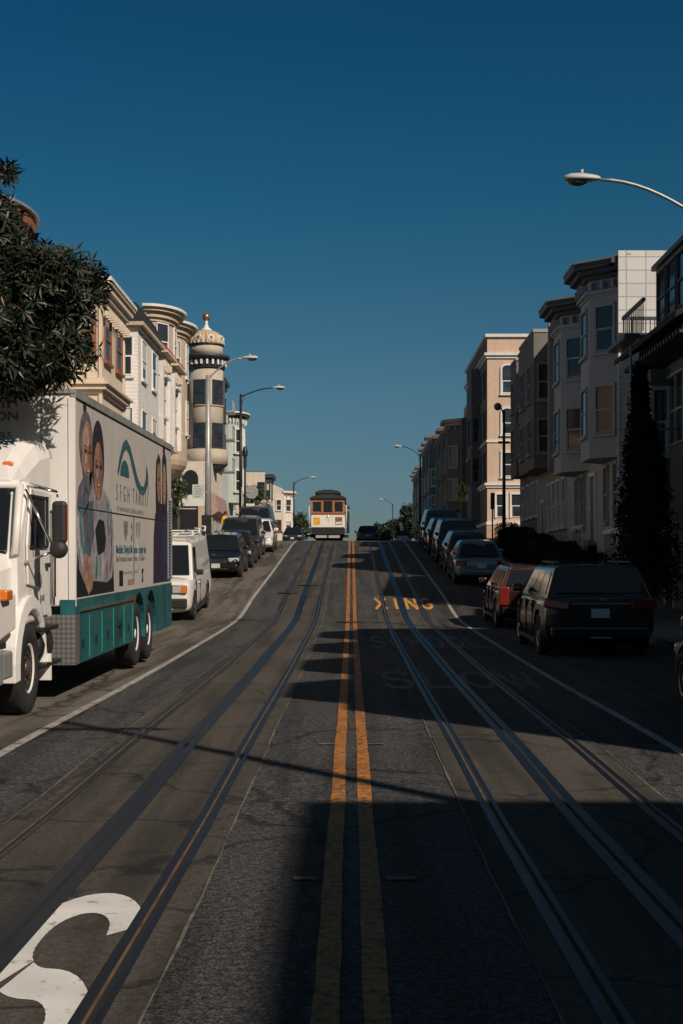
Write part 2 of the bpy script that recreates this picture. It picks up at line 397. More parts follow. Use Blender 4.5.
# ------------------------------------------------------------------ buildings
CREAM = mat('cream_paint', (.68, .57, .44), .75, var=.07, bump=.15, dirt=.12)
OFFW = mat('offwhite_siding', (.70, .66, .62), .7, var=.05, siding=.14, dirt=.08)
OFFW2 = mat('offwhite_stucco', (.70, .62, .53), .75, var=.08, bump=.2, dirt=.15)
TANS = mat('tan_stucco', (.52, .41, .29), .85, var=.08, bump=.2, dirt=.12)
TAN2 = mat('tan_tower_stucco', (.48, .41, .32), .85, var=.08, bump=.2, dirt=.1)
BROWNT = mat('orange_brown_trim', (.27, .11, .055), .6, var=.12)
REDT = mat('red_trim_paint', (.42, .09, .045), .6, var=.12)
SLATE = mat('dark_shingle_roof', (.018, .017, .018), .9, var=.3, bump=.5, bscale=12)
BLUEG = mat('pale_blue_green_siding', (.40, .45, .42), .7, var=.06, siding=.15, dirt=.1)
PEACH = mat('peach_stucco', (.60, .44, .32), .85, var=.06, bump=.15, dirt=.08)
PEACHD = mat('dark_peach_stone', (.44, .29, .20), .85, var=.14, bump=.3, siding=.5)
GREYB = mat('pale_grey_paint', (.37, .38, .395), .7, var=.06, dirt=.1, bump=.1)
PANELW = mat('white_shingle_panel', (.64, .62, .58), .7, var=0, dirt=0)
_t = PANELW.node_tree; _b = _t.nodes['Principled BSDF']; _c = _t.nodes.new('ShaderNodeTexCoord'); _m = _t.nodes.new('ShaderNodeMapping'); _m.inputs['Rotation'].default_value = (R(90), 0, 0)
_k = _t.nodes.new('ShaderNodeTexBrick'); _k.offset = 0.0; _k.inputs['Scale'].default_value = 1; _k.inputs['Brick Width'].default_value = .62; _k.inputs['Row Height'].default_value = .42; _k.inputs['Mortar Size'].default_value = .018
_k.inputs['Color1'].default_value = (.66, .64, .60, 1); _k.inputs['Color2'].default_value = (.60, .58, .55, 1); _k.inputs['Mortar'].default_value = (.34, .33, .31, 1)
_t.links.new(_c.outputs['Object'], _m.inputs[0]); _t.links.new(_m.outputs[0], _k.inputs[0]); _t.links.new(_k.outputs[0], _b.inputs['Base Color'])
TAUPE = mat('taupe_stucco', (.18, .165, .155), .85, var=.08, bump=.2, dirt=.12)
TAUPES = mat('taupe_siding', (.34, .31, .29), .8, var=.07, siding=.18)
DGREY = mat('dark_grey_paint', (.10, .105, .11), .75, var=.12, siding=.2)
DGREY2 = mat('charcoal_stucco', (.13, .135, .14), .85, var=.1, bump=.2)
SLATEB = mat('slate_blue_paint', (.16, .19, .21), .7, var=.1, siding=.2)
DOORM = mat('dark_door_paint', (.05, .042, .038), .5, var=.2)
GARM = mat('garage_door_paint', (.20, .19, .18), .6, var=.1, siding=.5)
BRONZE = mat('copper_ball', (.42, .22, .12), .35, .7, var=.2)
PINKB = mat('pinkish_awning', (.36, .24, .21), .8, var=.1)

def fp(kind, u0, u1, p, e=0):
    if kind == 'angled':
        q = min(p, (u1-u0)*.3)
        return [(u0-e*1.3, 0), (u0+q-.41*e, p+e), (u1-q+.41*e, p+e), (u1+e*1.3, 0)]
    if kind == 'box': return [(u0-e, 0), (u0-e, p+e), (u1+e, p+e), (u1+e, 0)]
    c = (u0+u1)/2; a = (u1-u0)/2+e; b = p+e
    return [(c-a*math.cos(math.pi*i/16), b*math.sin(math.pi*i/16)) for i in range(17)]

class House:
    def __init__(s, side, Y0, Y1, X, top, label, cat, name='row_house', group=None, base=None):
        s.side, s.Y0, s.Y1, s.X, s.top = side, Y0, Y1, X, top
        s.L = Y1 - Y0; s.base = (zr(Y0) if base is None else base) + .14
        s.root = empty(name, (side*X, Y0, s.base), label, cat, group)
        s.wc = 0
    def T(s, u, v, z): return Vector((s.side*(s.X - v), s.Y0+u, z))
    def N(s, nu, nv): return Vector((-s.side*nv, nu, 0)).normalized()
    def wall(s, m, depth=11, top=None, u0=0, u1=None, z0=None, name='wall', v1=0):
        b = MB(); u1 = s.L if u1 is None else u1
        b.b2(s.T(u0, v1, (s.base-1.2) if z0 is None else z0), s.T(u1, -depth, s.top if top is None else top)); return b.build(name, m, s.root)
    def roof(s, m=None, depth=11, u0=0, u1=None, z=None, over=0.0):
        b = MB(); u1 = s.L if u1 is None else u1; z = s.top if z is None else z
        b.b2(s.T(u0+.12-over, .12+over-.24, z+.002), s.T(u1-.12+over, -depth+.1, z+.09)); return b.build('roof', m or ROOFM, s.root)
    def poly(s, name, m, pts, z0, z1, parent=None, back=.15):
        b = MB(); pts = [(pts[0][0], -back)] + list(pts) + [(pts[-1][0], -back)]
        b.loft([[s.T(u, v, z0) for u, v in pts], [s.T(u, v, z1) for u, v in pts]])
        return b.build(name, m, parent or s.root)
    def cornice(s, kind, u0, u1, p, z, layers, m, name='cornice', brackets=0, bm=None):
        b = MB()
        for (a, c, e) in layers:
            pts = fp(kind, u0, u1, p, e) if kind != 'flat' else [(u0-e*.0, p+e), (u1+e*.0, p+e)]
            pts = [(pts[0][0], -.15)] + pts + [(pts[-1][0], -.15)]
            b.loft([[s.T(u, v, z+a) for u, v in pts], [s.T(u, v, z+c-.003) for u, v in pts]])
        o = b.build(name, m, s.root)
        if brackets:
            b = MB(); pts = fp(kind, u0, u1, p, .02) if kind != 'flat' else [(u0, p), (u1, p)]
            for (q0, q1) in zip(pts[:-1], pts[1:]):
                d = Vector((q1[0]-q0[0], q1[1]-q0[1])); n = max(1, int(d.length/brackets))
                nv = Vector((-d.y, d.x)).normalized()
                if nv.y < 0 and kind != 'flat' and abs(nv.y) > .05: nv = -nv
                for i in range(n):
                    t = (i+.5)/n; c = Vector(q0)+d*t+nv*.1
                    P = s.T(c.x, c.y, z-.22); ang = math.atan2(s.N(d.x, d.y).y, s.N(d.x, d.y).x)
                    b.box(P, (.09, .26, .26), rotz(ang))
            b.build('bracket', bm or m, s.root)
        return o
    def window(s, P, n, w, h, m=None, pane=None, blind=0, sill=True, arch=False, mull=False, d=.09, pd=0.02, hood=False, cw=.09):
        n = n.normalized(); t = Vector((-n.y, n.x, 0)); up = Vector((0, 0, 1)); m = m or WTRIM; P = Vector(P)
        M = Matrix((t, n, up)).transposed()
        def bx(b, x0, x1, y0, y1, z0, z1):
            b.box(P + M @ Vector(((x0+x1)/2, (y0+y1)/2, (z0+z1)/2)), (x1-x0, y1-y0, z1-z0), M)
        f = MB()
        bx(f, -w/2-cw, -w/2, -.12, d, -cw*.4, h); bx(f, w/2, w/2+cw, -.12, d, -cw*.4, h)
        if not arch: bx(f, -w/2-cw-.002, w/2+cw+.002, -.12, d+.012, h, h+cw*1.2)
        else:
            pts = [(w/2*math.cos(R(a)), w/2*.7*math.sin(R(a))) for a in range(0, 181, 15)]; po = [((w/2+cw)*math.cos(R(a)), (w/2*.7+cw)*math.sin(R(a))) for a in range(0, 181, 15)]
            for i in range(len(pts)-1):
                q = [pts[i], pts[i+1], po[i+1], po[i]]
                f.loft([[P + M @ Vector((x, -.1, h+z)) for x, z in q], [P + M @ Vector((x, d, h+z)) for x, z in q]])
        bx(f, -w/2, w/2, -.02, pd+.035, h*.5-.03, h*.5+.03)
        bx(f, -w/2, -w/2+.04, -.02, pd+.03, 0, h*.5-.032); bx(f, w/2-.04, w/2, -.02, pd+.03, 0, h*.5-.032); bx(f, -w/2+.042, w/2-.042, -.02, pd+.03, 0, .05)
        if mull: bx(f, -.035, .035, -.02, pd+.04, .052, h*.5-.032); bx(f, -.035, .035, -.02, pd+.04, h*.5+.032, h-.002)
        fo = f.build('window', m, s.root)
        g = MB(); bx(g, -w/2+.002, w/2-.002, -.05, pd, .0, h-.003)
        if arch:
            pts = [(w/2*math.cos(R(a)), w/2*.7*math.sin(R(a))) for a in range(0, 181, 15)]
            g.loft([[P + M @ Vector((x, -.05, h+z)) for x, z in pts], [P + M @ Vector((x, pd, h+z)) for x, z in pts]])
        g.build('pane', pane or PANE, fo)
        if blind and s.side < 0:
            g = MB(); bx(g, -w/2+.06, w/2-.06, pd+.002, pd+.008, h*(1-blind), h-.02); g.build('blind', BLIND, fo)
        if sill:
            g = MB(); bx(g, -w/2-cw-.04, w/2+cw+.04, -.1, d+.06, -.1-cw*.4, -.003-cw*.4); g.build('sill', m, fo)
        if hood:
            g = MB(); bx(g, -w/2-cw-.08, w/2+cw+.08, -.1, d+.16, h+cw*1.2+.004, h+cw*1.2+.1); g.build('hood', m, fo)
        s.wc += 1; return fo
    def bay(s, kind, u0, u1, p, z0, z1, m, floors, facets=None, ww=.8, wm=None, corbel=0, angs=(), fw=1, **k):
        pts = fp(kind, u0, u1, p); s.poly('bay', m, pts, z0, z1)
        if corbel:
            b = MB(); rs = []
            for i in range(5):
                t = i/4; c = (u0+u1)/2; sc = math.cos(t*1.25)
                q = [((x-c)*(.45+.55*sc)+c, y*sc) for x, y in pts]; q = [(q[0][0], -.15)] + q + [(q[-1][0], -.15)]
                rs.append([s.T(x, y, z0-.004-corbel*t) for x, y in q])
            b.loft(rs); b.build('bay_base', m, s.root)
        for fi, (a, c) in enumerate(floors):
            if kind == 'round':
                uc = (u0+u1)/2; ra = (u1-u0)/2
                for an in angs:
                    P = s.T(uc-ra*math.cos(R(an)), p*math.sin(R(an)), a); n = s.N(-math.cos(R(an))*p, math.sin(R(an))*ra)
                    s.window(P, n, ww, c-a, wm, blind=random.choice((0, .35, .5, 0)), **k)
            else:
                for i, (q0, q1) in enumerate(zip(pts[:-1], pts[1:])):
                    if facets is not None and i not in facets: continue
                    d = Vector((q1[0]-q0[0], q1[1]-q0[1])); n = Vector((-d.y, d.x))
                    nw = fw if i == 1 else 1
                    for j in range(nw):
                        c_ = Vector(q0) + d*((j+.5)/nw); w_ = min(ww if i != 1 else max(ww, min(1.1, d.length/nw*.6)), d.length*.66/nw)
                        s.window(s.T(c_.x, c_.y, a), s.N(n.x, n.y), w_, c-a, wm, blind=random.choice((0, .3, .5, .7, 0)), **k)
    def door(s, u, w, h, m=None, z=None, v=0, arch=False, name='door', frame=None):
        b = MB(); z = zr(s.Y0+u)+.14 if z is None else z
        b.b2(s.T(u-w/2, v-.05, z-.3), s.T(u+w/2, v+.03, z+h)); o = b.build(name, m or DOORM, s.root)
        b = MB(); b.b2(s.T(u-w/2-.12, v-.05, z-.3), s.T(u-w/2, v+.08, z+h)); b.b2(s.T(u+w/2, v-.05, z-.3), s.T(u+w/2+.12, v+.08, z+h)); b.b2(s.T(u-w/2-.14, v-.05, z+h+.002), s.T(u+w/2+.14, v+.1, z+h+.16))
        b.build('door_frame', frame or WTRIM, o)
        if name == 'door':
            b = MB(); b.b2(s.T(u+w*.3, v+.03, z+.95), s.T(u+w*.38, v+.09, z+1.05)); b.build('handle', CHROME, o)
        return o

# ---------- left side
LX = 9.0
h = House(-1, 34.4, 43.2, 9.4, 10.8, 'tan house with a round bay under a red-brown roof rim, behind the tree', 'house')
h.wall(TANS); h.roof()
h.bay('round', .4, 4.4, .9, 3.6, 10.4, TANS, [(4.4, 6.0), (7.4, 9.1)], angs=(40, 90, 140), corbel=.8)
h.cornice('round', .4, 4.4, .9, 10.3, [(0, .25, .1), (.25, .6, .24)], BROWNT)
h.cornice('round', .4, 4.4, .9, 10.9, [(0, .07, .34)], GALV, name='roof_rim')
h.door(5.4, 1.0, 2.2); h.door(7.2, 2.2, 2.2, GARM, name='garage_door'); h.door(2.5, 2.4, 2.2, GARM, name='garage_door')

h = House(-1, 43.4, 51.4, LX, 10.2, 'cream house with orange-brown window frames and a ledge between its floors', 'house')
h.wall(CREAM); h.roof()
h.bay('box', 2.6, 7.2, .9, 3.4, 10.3, CREAM, [(5.0, 6.7), (8.65, 10.05)], ww=.42, wm=BROWNT, cw=.10, d=.06, fw=2)
k = MB(); k.b2(h.T(2.54, .84, 3.5), h.T(2.72, .95, 10.28)); k.b2(h.T(7.08, .84, 3.5), h.T(7.26, .95, 10.28)); k.build('pilaster', CREAM, h.root)
h.cornice('box', 2.6, 7.2, .9, 7.45, [(0, .12, .08), (.12, .28, .2), (.28, .36, .3), (.36, .5, .14)], CREAM, name='ledge')
h.cornice('box', 2.6, 7.2, .9, 10.35, [(0, .22, .08), (.22, .4, .18), (.4, .6, .3), (.6, .68, .38)], CREAM, brackets=.4)
h.cornice('box', 2.6, 7.2, .9, 11.04, [(0, .12, .42)], WTRIM, name='roof_rim')
h.cornice('flat', 0, 8, 0, 9.9, [(0, .4, .3)], CREAM)
h.door(1.5, .9, 2.2, BROWNT); h.door(5.5, 2.6, 2.2, GARM, name='garage_door')

h = House(-1, 51.6, 60.2, LX, 10.8, 'white clapboard house with a dark peaked cap over its bay window', 'house')
h.wall(OFFW); h.roof()
for a, b in ((2.3, 8.0),):
    h.bay('box', a, b, .92, 4.0, 10.9, OFFW, [(6.2, 7.9), (9.15, 10.6)], ww=.46, wm=WTRIM, cw=.05, d=.04, fw=2)
    h.cornice('box', a, b, .92, 10.9, [(0, .12, .1), (.12, .26, .24)], TANS)
    k = MB(); q0 = fp('box', a, b, .92, .2); f0 = [(q0[0][0], -1.2)] + q0 + [(q0[-1][0], -1.2)]; f1 = [((x-(a+b)/2)*.90+(a+b)/2, y*.78-.05) for x, y in f0]
    k.loft([[h.T(x, y, 11.17) for x, y in f0], [h.T(x, y, 11.95) for x, y in f1]]); k.build('bay_roof', SLATE, h.root)
h.door(4.3, .9, 2.2); h.door(2.1, 2.4, 2.2, GARM, name='garage_door'); h.door(6.6, 2.4, 2.2, GARM, name='garage_door')
b = MB(); b.lathe([(0.02, 0), (.42, .1), (.5, .16), (.42, .14), (0.02, .05)], 20, (0, 0, 0))
d = b.build('satellite_dish', mat('dish_grey', (.55, .55, .55), .4)); d.location = (-9.2, 50.5, 11.0); d.rotation_euler = (R(65), 0, R(20)); tag(d, 'small grey satellite dish on the roof edge of the cream house', 'satellite dish')
k = MB(); k.tube([(0, 0, .02), (0, .3, -.55)], .03); k.build('mast', DARKM, d, local=True)

h = House(-1, 60.4, 68.4, LX, 10.9, 'white ornate house with red tile eaves above narrow white bays', 'house')
h.wall(OFFW2); h.roof()
for a, b in ((.4, 2.9), (4.3, 6.8)):
    h.bay('box', a, b, .8, 7.3, 10.9, OFFW2, [(8.5, 10.0)], ww=.5, wm=WTRIM, cw=.1, hood=True)
    h.cornice('box', a, b, .8, 10.9, [(0, .16, .15), (.16, .26, .4)], CREAM, brackets=.45)
    h.cornice('box', a+.1, b-.1, .8, 11.17, [(0, .2, .3), (.2, .3, .2)], REDT, name='tile_eave')
    k = MB()
    for uu in (a+.05, b-.05): k.b2(h.T(uu-.12, .75, 7.4), h.T(uu+.12, .98, 10.88))
    k.build('pilaster', WTRIM, h.root)
h.door(3.6, .9, 2.2); h.door(1.6, 2.2, 2.2, GARM, name='garage_door')

h = House(-1, 68.6, 78.0, 9.9, 14.4, 'tall tan corner building with round bays under wide white roof discs', 'building', name='corner_building')
h.wall(TANS); h.roof()
for a, b, tp in ((.3, 4.3, 14.4), (5.3, 9.6, 14.6)):
    h.bay('round', a, b, 1.1, 8.0 if a < 1 else 7.6, tp-.5, TANS, [(9.1, 10.8), (12.1, 13.8)], angs=(38, 90, 140), corbel=.9, ww=.75, wm=WTRIM, cw=.05, d=.05)
    h.cornice('round', a, b, 1.1, tp-.5, [(0, .18, .08), (.18, .45, .22), (.45, .62, .42)], TANS)
    h.cornice('round', a, b, 1.1, tp+.12, [(0, .13, .58)], WTRIM, name='roof_rim')
h.door(4.8, 1.0, 2.2); h.door(2.2, 2.4, 2.3, GARM, name='garage_door')
h.window(h.T(0, -1.2, 12.2), Vector((0, -1, 0)), .8, 1.5)

# tower corner building beyond the side road
Z = 3.74
h = House(-1, 93.4, 104.5, 9.9, 16.0, 'tan corner building with a domed round tower, copper ball on top and dark arched entry', 'building', name='tower_building')
tc = (-9.85, 96.6)
h.wall(TANS, top=14.9, z0=2.4, u0=3.2)
h.roof(z=14.9, u0=3.2)
b = MB(); b.b2(h.T(0, .6, 2.4), h.T(9, -3.4, 9.05)); b.build('lower_wall', OFFW2, h.root)
def tl(name, prof, m): b = MB(); b.lathe(prof, 32, (*tc, 0)); return b.build(name, m, h.root)
tl('tower', [(0, 9.9), (1.15, 9.9), (1.15, 15.55), (0, 15.55)], TAN2)
tl('tower_underside', [(.2, 8.35), (.9, 8.55), (1.4, 9.0), (1.4, 9.03), (0, 9.03)], DTRIM)
tl('tower_band', [(0, 9.03), (1.46, 9.03), (1.46, 10.05), (1.15, 10.08), (0, 10.08)], TAN2)
tl('tower_cornice', [(0, 15.5), (1.22, 15.5), (1.28, 15.62), (1.28, 16.16), (1.55, 16.2), (1.62, 16.38), (1.5, 16.44), (0, 16.44)], DTRIM)
b = MB()
for i in range(22):
    a = 2*math.pi*i/22; b.box((tc[0]+1.33*math.cos(a), tc[1]+1.33*math.sin(a), 15.9), (.14, .14, .32), rotz(a))
b.build('tower_bracket', WTRIM, h.root)
tl('string_course', [(0, 12.95), (1.21, 12.95), (1.21, 13.03), (0, 13.03)], TANS)
tl('tower_drum', [(0, 16.44), (1.12, 16.44), (1.12, 17.1), (0, 17.1)], TAN2)
tl('dome_ring', [(0, 17.1), (1.2, 17.1), (1.2, 17.2), (0, 17.22)], DTRIM)
b = MB(); prof = [(1.2*math.cos(R(t)) , 17.21+1.02*math.sin(R(t))) for t in range(0, 85, 8)]
n = 48; rs = []
for r_, z_ in prof: rs.append([((r_*(1+(.05 if i % 2 else -.03)))*math.cos(2*math.pi*i/n)+tc[0], (r_*(1+(.05 if i % 2 else -.03)))*math.sin(2*math.pi*i/n)+tc[1], z_) for i in range(n)])
b.loft(rs); b.build('dome', mat('golden_tan_dome', (.50, .37, .23), .6, var=.12), h.root)
tl('finial', [(.42, 18.12), (.34, 18.26), (.17, 18.4), (.1, 18.65), (.1, 18.92), (0, 18.92)], WTRIM)
tl('ball', [(.27*math.sin(R(t)), 19.1-.27*math.cos(R(t))) for t in range(5, 180, 12)], BRONZE)
for a in (-112, -68, -24, 20):
    c = Vector((tc[0]+1.1*math.cos(R(a)), tc[1]+1.1*math.sin(R(a)), 17.55)); M = rotz(R(a))
    b = MB(); ring = [(.25*math.cos(2*math.pi*i/16), .25*math.sin(2*math.pi*i/16)) for i in range(16)]
    b.loft([[c + M @ Vector((-.2, x, z)) for x, z in ring], [c + M @ Vector((.1, x*.9, z*.9)) for x, z in ring]]); ro = b.build('round_window', WTRIM, h.root)
    b = MB(); b.loft([[c + M @ Vector((.05, x*.45, z*.5)) for x, z in ring], [c + M @ Vector((.115, x*.42, z*.48)) for x, z in ring]]); b.build('pane', BROWNT, ro)
for z0, z1 in ((13.1, 14.65), (10.15, 11.75)):
    for a in (-108, -42, 18):
        n_ = Vector((math.cos(R(a)), math.sin(R(a)), 0)); h.window((tc[0]+1.14*n_.x, tc[1]+1.14*n_.y, z0), n_, .76, z1-z0, DTRIM, sill=False, d=.05, cw=.06, pd=.06)
DARKI = mat('dark_interior', (.012, .012, .014), .9, var=0)
b = MB(); P0 = (-10.55, 93.4)
pts = [(-.5, 6.86), (.5, 6.86), (.5, 7.9)] + [(.5*math.cos(R(a)), 7.9+.58*math.sin(R(a))) for a in range(15, 180, 15)] + [(-.5, 7.9)]
b.loft([[(P0[0]+x, P0[1]+.1, z) for x, z in pts], [(P0[0]+x, P0[1]-.06, z) for x, z in pts]]); b.build('arched_opening', DARKI, h.root)
b = MB(); b.b2((-11.1, 93.25, 6.1), (-9.36, 93.396, 6.84)); b.build('spandrel_panel', WTRIM, h.root)
b = MB(); b.b2((-12.2, 93.28, 3.5), (-10.05, 93.396, 5.9)); b.build('shop_opening', DARKI, h.root)
b = MB(); b.b2((-10.04, 93.2, 2.6), (-9.22, 93.396, 6.08)); b.build('corner_pier', TANS, h.root)
b = MB(); pts = [(0, 5.5), (.0, 7.1), (.3, 6.9), (.5, 5.8)]
b.loft([[h.T(.7, .6+a, z) for a, z in pts], [h.T(8.6, .6+a, z) for a, z in pts]]); b.build('sloped_shop_canopy', PINKB, h.root)
for u in (1.6, 3.8, 6.0): h.window(h.T(u, .6, 4.1), h.N(0, 1), 1.1, 1.2, GALV, sill=False)
h.bay('box', 5.6, 8.6, .9, 9.06, 14.7, TANS, [(9.9, 11.4), (12.4, 14.0)], ww=.5, wm=DTRIM)
h.cornice('box', 5.6, 8.6, .9, 14.7, [(0, .3, .1), (.3, .6, .25)], DTRIM)
k = MB()
for z in (9.0, 11.3, 13.3):
    k.b2(h.T(8.8, .0, z), h.T(10.9, 1.4, z+.08)); 
    for i in range(8): k.b2(h.T(8.85+i*.29, 1.34, z+.08), h.T(8.88+i*.29, 1.37, z+.95))
    k.b2(h.T(8.8, 1.33, z+.95), h.T(10.9, 1.39, z+1.0))
k.build('fire_escape', GALV, h.root)

h = House(-1, 106, 113.5, 9.2, 13.6, 'pale blue-green house with a round bay, white windows and dark bracketed cornice', 'house')
h.wall(BLUEG, z0=2.5); h.roof()
h.bay('round', .5, 4.3, 1.0, 7.0, 13.4, BLUEG, [(7.9, 9.4), (10.8, 12.5)], angs=(42, 92, 140), ww=.7, wm=WTRIM, cw=.14)
h.cornice('round', .5, 4.3, 1.0, 13.4, [(0, .16, .15), (.16, .3, .42)], DTRIM, brackets=.5, bm=WTRIM)
h.cornice('round', .5, 4.3, 1.0, 13.71, [(0, .12, .5)], WTRIM, name='roof_rim')
k = MB(); k.b2(h.T(0, 1.2, 5.3), h.T(.1, 2.0, 6.9)); k.build('wing_panel', WTRIM, h.root)
h.door(5.6, 1, 2.2)

h = House(-1, 114, 150, 10.5, 7.2, 'low dark garage block behind the bushes beyond the blue-green house', 'building', name='low_building')
h.wall(TAUPE, z0=2.5); h.roof()
h.door(4, 2.6, 2.3, GARM, name='garage_door'); h.door(12, 2.6, 2.3, GARM, name='garage_door')

h = House(-1, 158, 172, 9.6, 13.0, 'plain cream gable-walled house with dark bay window, beyond the stop sign', 'house')
h.wall(CREAM, z0=3); h.roof()
h.bay('box', .4, 5, .6, 7.5, 12.5, CREAM, [(8.0, 9.2), (10.2, 11.8)], ww=.7, wm=DTRIM)
h.cornice('box', .4, 5, .6, 12.0, [(0, .4, .12), (.4, .8, .35)], DTRIM)
h.window(h.T(0, -.4, 10.2), Vector((0, -1, 0)), .6, 1.6, DTRIM); h.window(h.T(0, .0, 7.2), Vector((0, -1, 0)), .8, 1.3, WTRIM)
h = House(-1, 196, 212, 9.3, 13.0, 'white house with sloping tan roof side, last on the left before the crest', 'house')
h.wall(OFFW2, z0=3); h.roof()
b = MB(); b.loft([[h.T(0, -5, 15.6), h.T(0, -.2, 13.5), h.T(0, -.2, 13.01), h.T(0, -5, 13.01)], [h.T(14, -5, 15.6), h.T(14, -.2, 13.5), h.T(14, -.2, 13.01), h.T(14, -5, 13.01)]]); b.build('gable', CREAM, h.root)
h.bay('angled', .5, 5.5, 1.1, 4.5, 12.8, OFFW2, [(7.2, 9.0), (10.4, 12.0)], ww=.9, wm=WTRIM)
h.cornice('angled', .5, 5.5, 1.1, 12.6, [(0, .3, .15), (.3, .6, .5)], CREAM, brackets=.7)
for v in (-.7, -2.0): h.window(h.T(0, v, 10.5), Vector((0, -1, 0)), .6, 1.4, WTRIM); h.window(h.T(0, v, 7.6), Vector((0, -1, 0)), .6, 1.5, BROWNT)

# ---------- right side
RX = 9.0
h = House(1, -27, -2.1, RX, 11.45, 'large apartment building behind the viewpoint on the right, out of view', 'building', name='apartment_building')
h.wall(GREYB); h.roof()
for i in range(8):
    for z0 in (1.6, 4.6, 7.8): h.window(h.T(1.8+i*2.9, 0, z0), h.N(0, 1), 1.1, 1.6, WTRIM)
h = House(1, 4.2, 22.4, RX, 11.2, 'long building with four angled bays on the right, its roof line shading the road', 'building', name='apartment_building')
h.wall(TAUPE); h.roof()
for i in range(4):
    a = .9+i*4.4; h.bay('angled', a, a+3.0, .5, 3.4, 11.1, TAUPE, [(4.4, 6.1), (7.8, 9.5)], ww=.8)
    h.cornice('angled', a, a+3.0, .5, 11.1, [(0, .3, .12)], TAUPE)
h = House(1, 22.6, 33.8, 8.8, 7.1, 'low dark garage building on the right beside the black car', 'building', name='low_building')
h.wall(DGREY2, depth=9); h.roof(depth=9); h.door(3, 2.6, 2.3, GARM, name='garage_door'); h.door(8, 2.6, 2.3, GARM, name='garage_door')

h = House(1, 34.0, 44.6, RX, 10.55, 'dark grey house with wide glazed top floor and railed balcony, far right', 'house')
h.wall(SLATEB, depth=10, u1=8.0); h.roof(SLATE, depth=10, u1=8.0)
b = MB(); b.b2(h.T(-.1, .12, 10.56), h.T(8.12, -10, 10.7)); b.build('eave', DTRIM, h.root)
for i in range(5): h.window(h.T(1.9+i*1.3, 0, 8.9), h.N(0, 1), 1.0, 1.45, DTRIM, sill=False, d=.07, cw=.05)
for i in range(2): h.window(h.T(2.2+i*3.1, 0, 5.2), h.N(0, 1), 1.9, 1.9, GALV, sill=False, mull=True, cw=.06)
b = MB(); b.b2(h.T(8.0, .5, 0), h.T(10.6, -10, 8.68)); b.build('side_wing', SLATEB, h.root)
b = MB(); b.loft([[h.T(0, 1.25, 7.9), h.T(0, .0, 8.6), h.T(0, 0, 8.45), h.T(0, 1.25, 7.75)], [h.T(7.9, 1.25, 7.9), h.T(7.9, 0, 8.6), h.T(7.9, 0, 8.45), h.T(7.9, 1.25, 7.75)]]); b.build('pent_roof', SLATE, h.root)
b = MB(); b.b2(h.T(7.92, .95, 8.56), h.T(10.7, .502, 8.7)); b.build('balcony_floor', DTRIM, h.root)
b = MB()
for i in range(22): b.b2(h.T(.3+i*.35, .0, 7.5), h.T(.4+i*.35, 1.0, 7.62))
b.build('rafter', DTRIM, h.root)
k = MB(); z0 = 8.7
for i in range(11): k.b2(h.T(7.5+i*.29, .47, z0), h.T(7.53+i*.29, .5, z0+.85))
for i in range(8): k.b2(h.T(10.5, .47-i*.14, z0), h.T(10.53, .5-i*.14, z0+.85))
k.b2(h.T(7.4, .44, z0+.86), h.T(10.56, .53, z0+.96)); k.b2(h.T(10.47, .438, z0+.861), h.T(10.562, -3, z0+.961))
k.build('railing', DTRIM, h.root)
k = MB(); k.tube([h.T(5.2, 1.3, 5.0), h.T(5.2, 1.3, 7.9)], .035); k.tube([h.T(5.2, 1.3, 5.6), h.T(5.2, .0, 5.6)], .03); k.build('downpipe', GALV, h.root)
h.bay('box', 6.2, 8.6, .55, 3.2, 7.4, SLATEB, [(5.0, 6.8)], ww=.9, wm=WTRIM)
h.door(2.0, 2.6, 2.3, GARM, name='garage_door'); h.door(6.0, 1.0, 2.2)

# R2
h = House(1, 45.0, 57.2, 8.7, 11.75, 'pale grey house with two angled bays, deep cornices and a white panelled side wall', 'house')
h.wall(GREYB, u0=.12); h.roof(u0=.1)
b = MB(); b.b2(h.T(0, .25, .2), h.T(.118, -11, 11.85)); b.build('side_wall', PANELW, h.root)
for a, b_ in ((.75, 4.2), (7.0, 10.6)):
    h.bay('angled', a, b_, .9, 5.4, 11.2, GREYB, [(6.2, 7.7), (8.85, 10.3)], ww=.66, wm=GREYB, cw=.08, d=.07)
    h.cornice('angled', a, b_, .9, 10.65, [(0, .08, .06), (.08, .2, .14)], GREYB, name='frieze')
    h.cornice('angled', a, b_, .9, 11.2, [(0, .14, .15), (.14, .3, .36), (.3, .5, .55)], DTRIM, brackets=.42, bm=GREYB)
    h.cornice('angled', a, b_, .9, 11.705, [(0, .07, .58)], GREYB, name='roof_rim')
h.cornice('flat', .12, 12.2, 0, 11.2, [(0, .14, .15), (.14, .3, .3), (.3, .5, .45)], DTRIM)
for u in (5.6, 11.5):
    for z0, z1 in ((6.2, 7.7), (8.85, 10.3)): h.window(h.T(u, 0, z0), h.N(0, 1), .7, z1-z0, GREYB)
h.door(6.0, 1.0, 2.1, z=3.0); h.door(2.4, 2.4, 1.7, GARM, name='garage_door', z=1.25); h.door(9.4, 2.4, 1.7, GARM, name='garage_door', z=1.6)
for u in (1.6, 3.4, 8.2, 9.6): h.window(h.T(u, 0, 3.4), h.N(0, 1), .6, 1.8, GREYB)
b = MB()
for i in range(8): b.b2(h.T(5.4, 0, .8), h.T(6.6, .15+.16*(8-i), 1.55+i*.18))
b.build('front_steps', WALK, h.root)

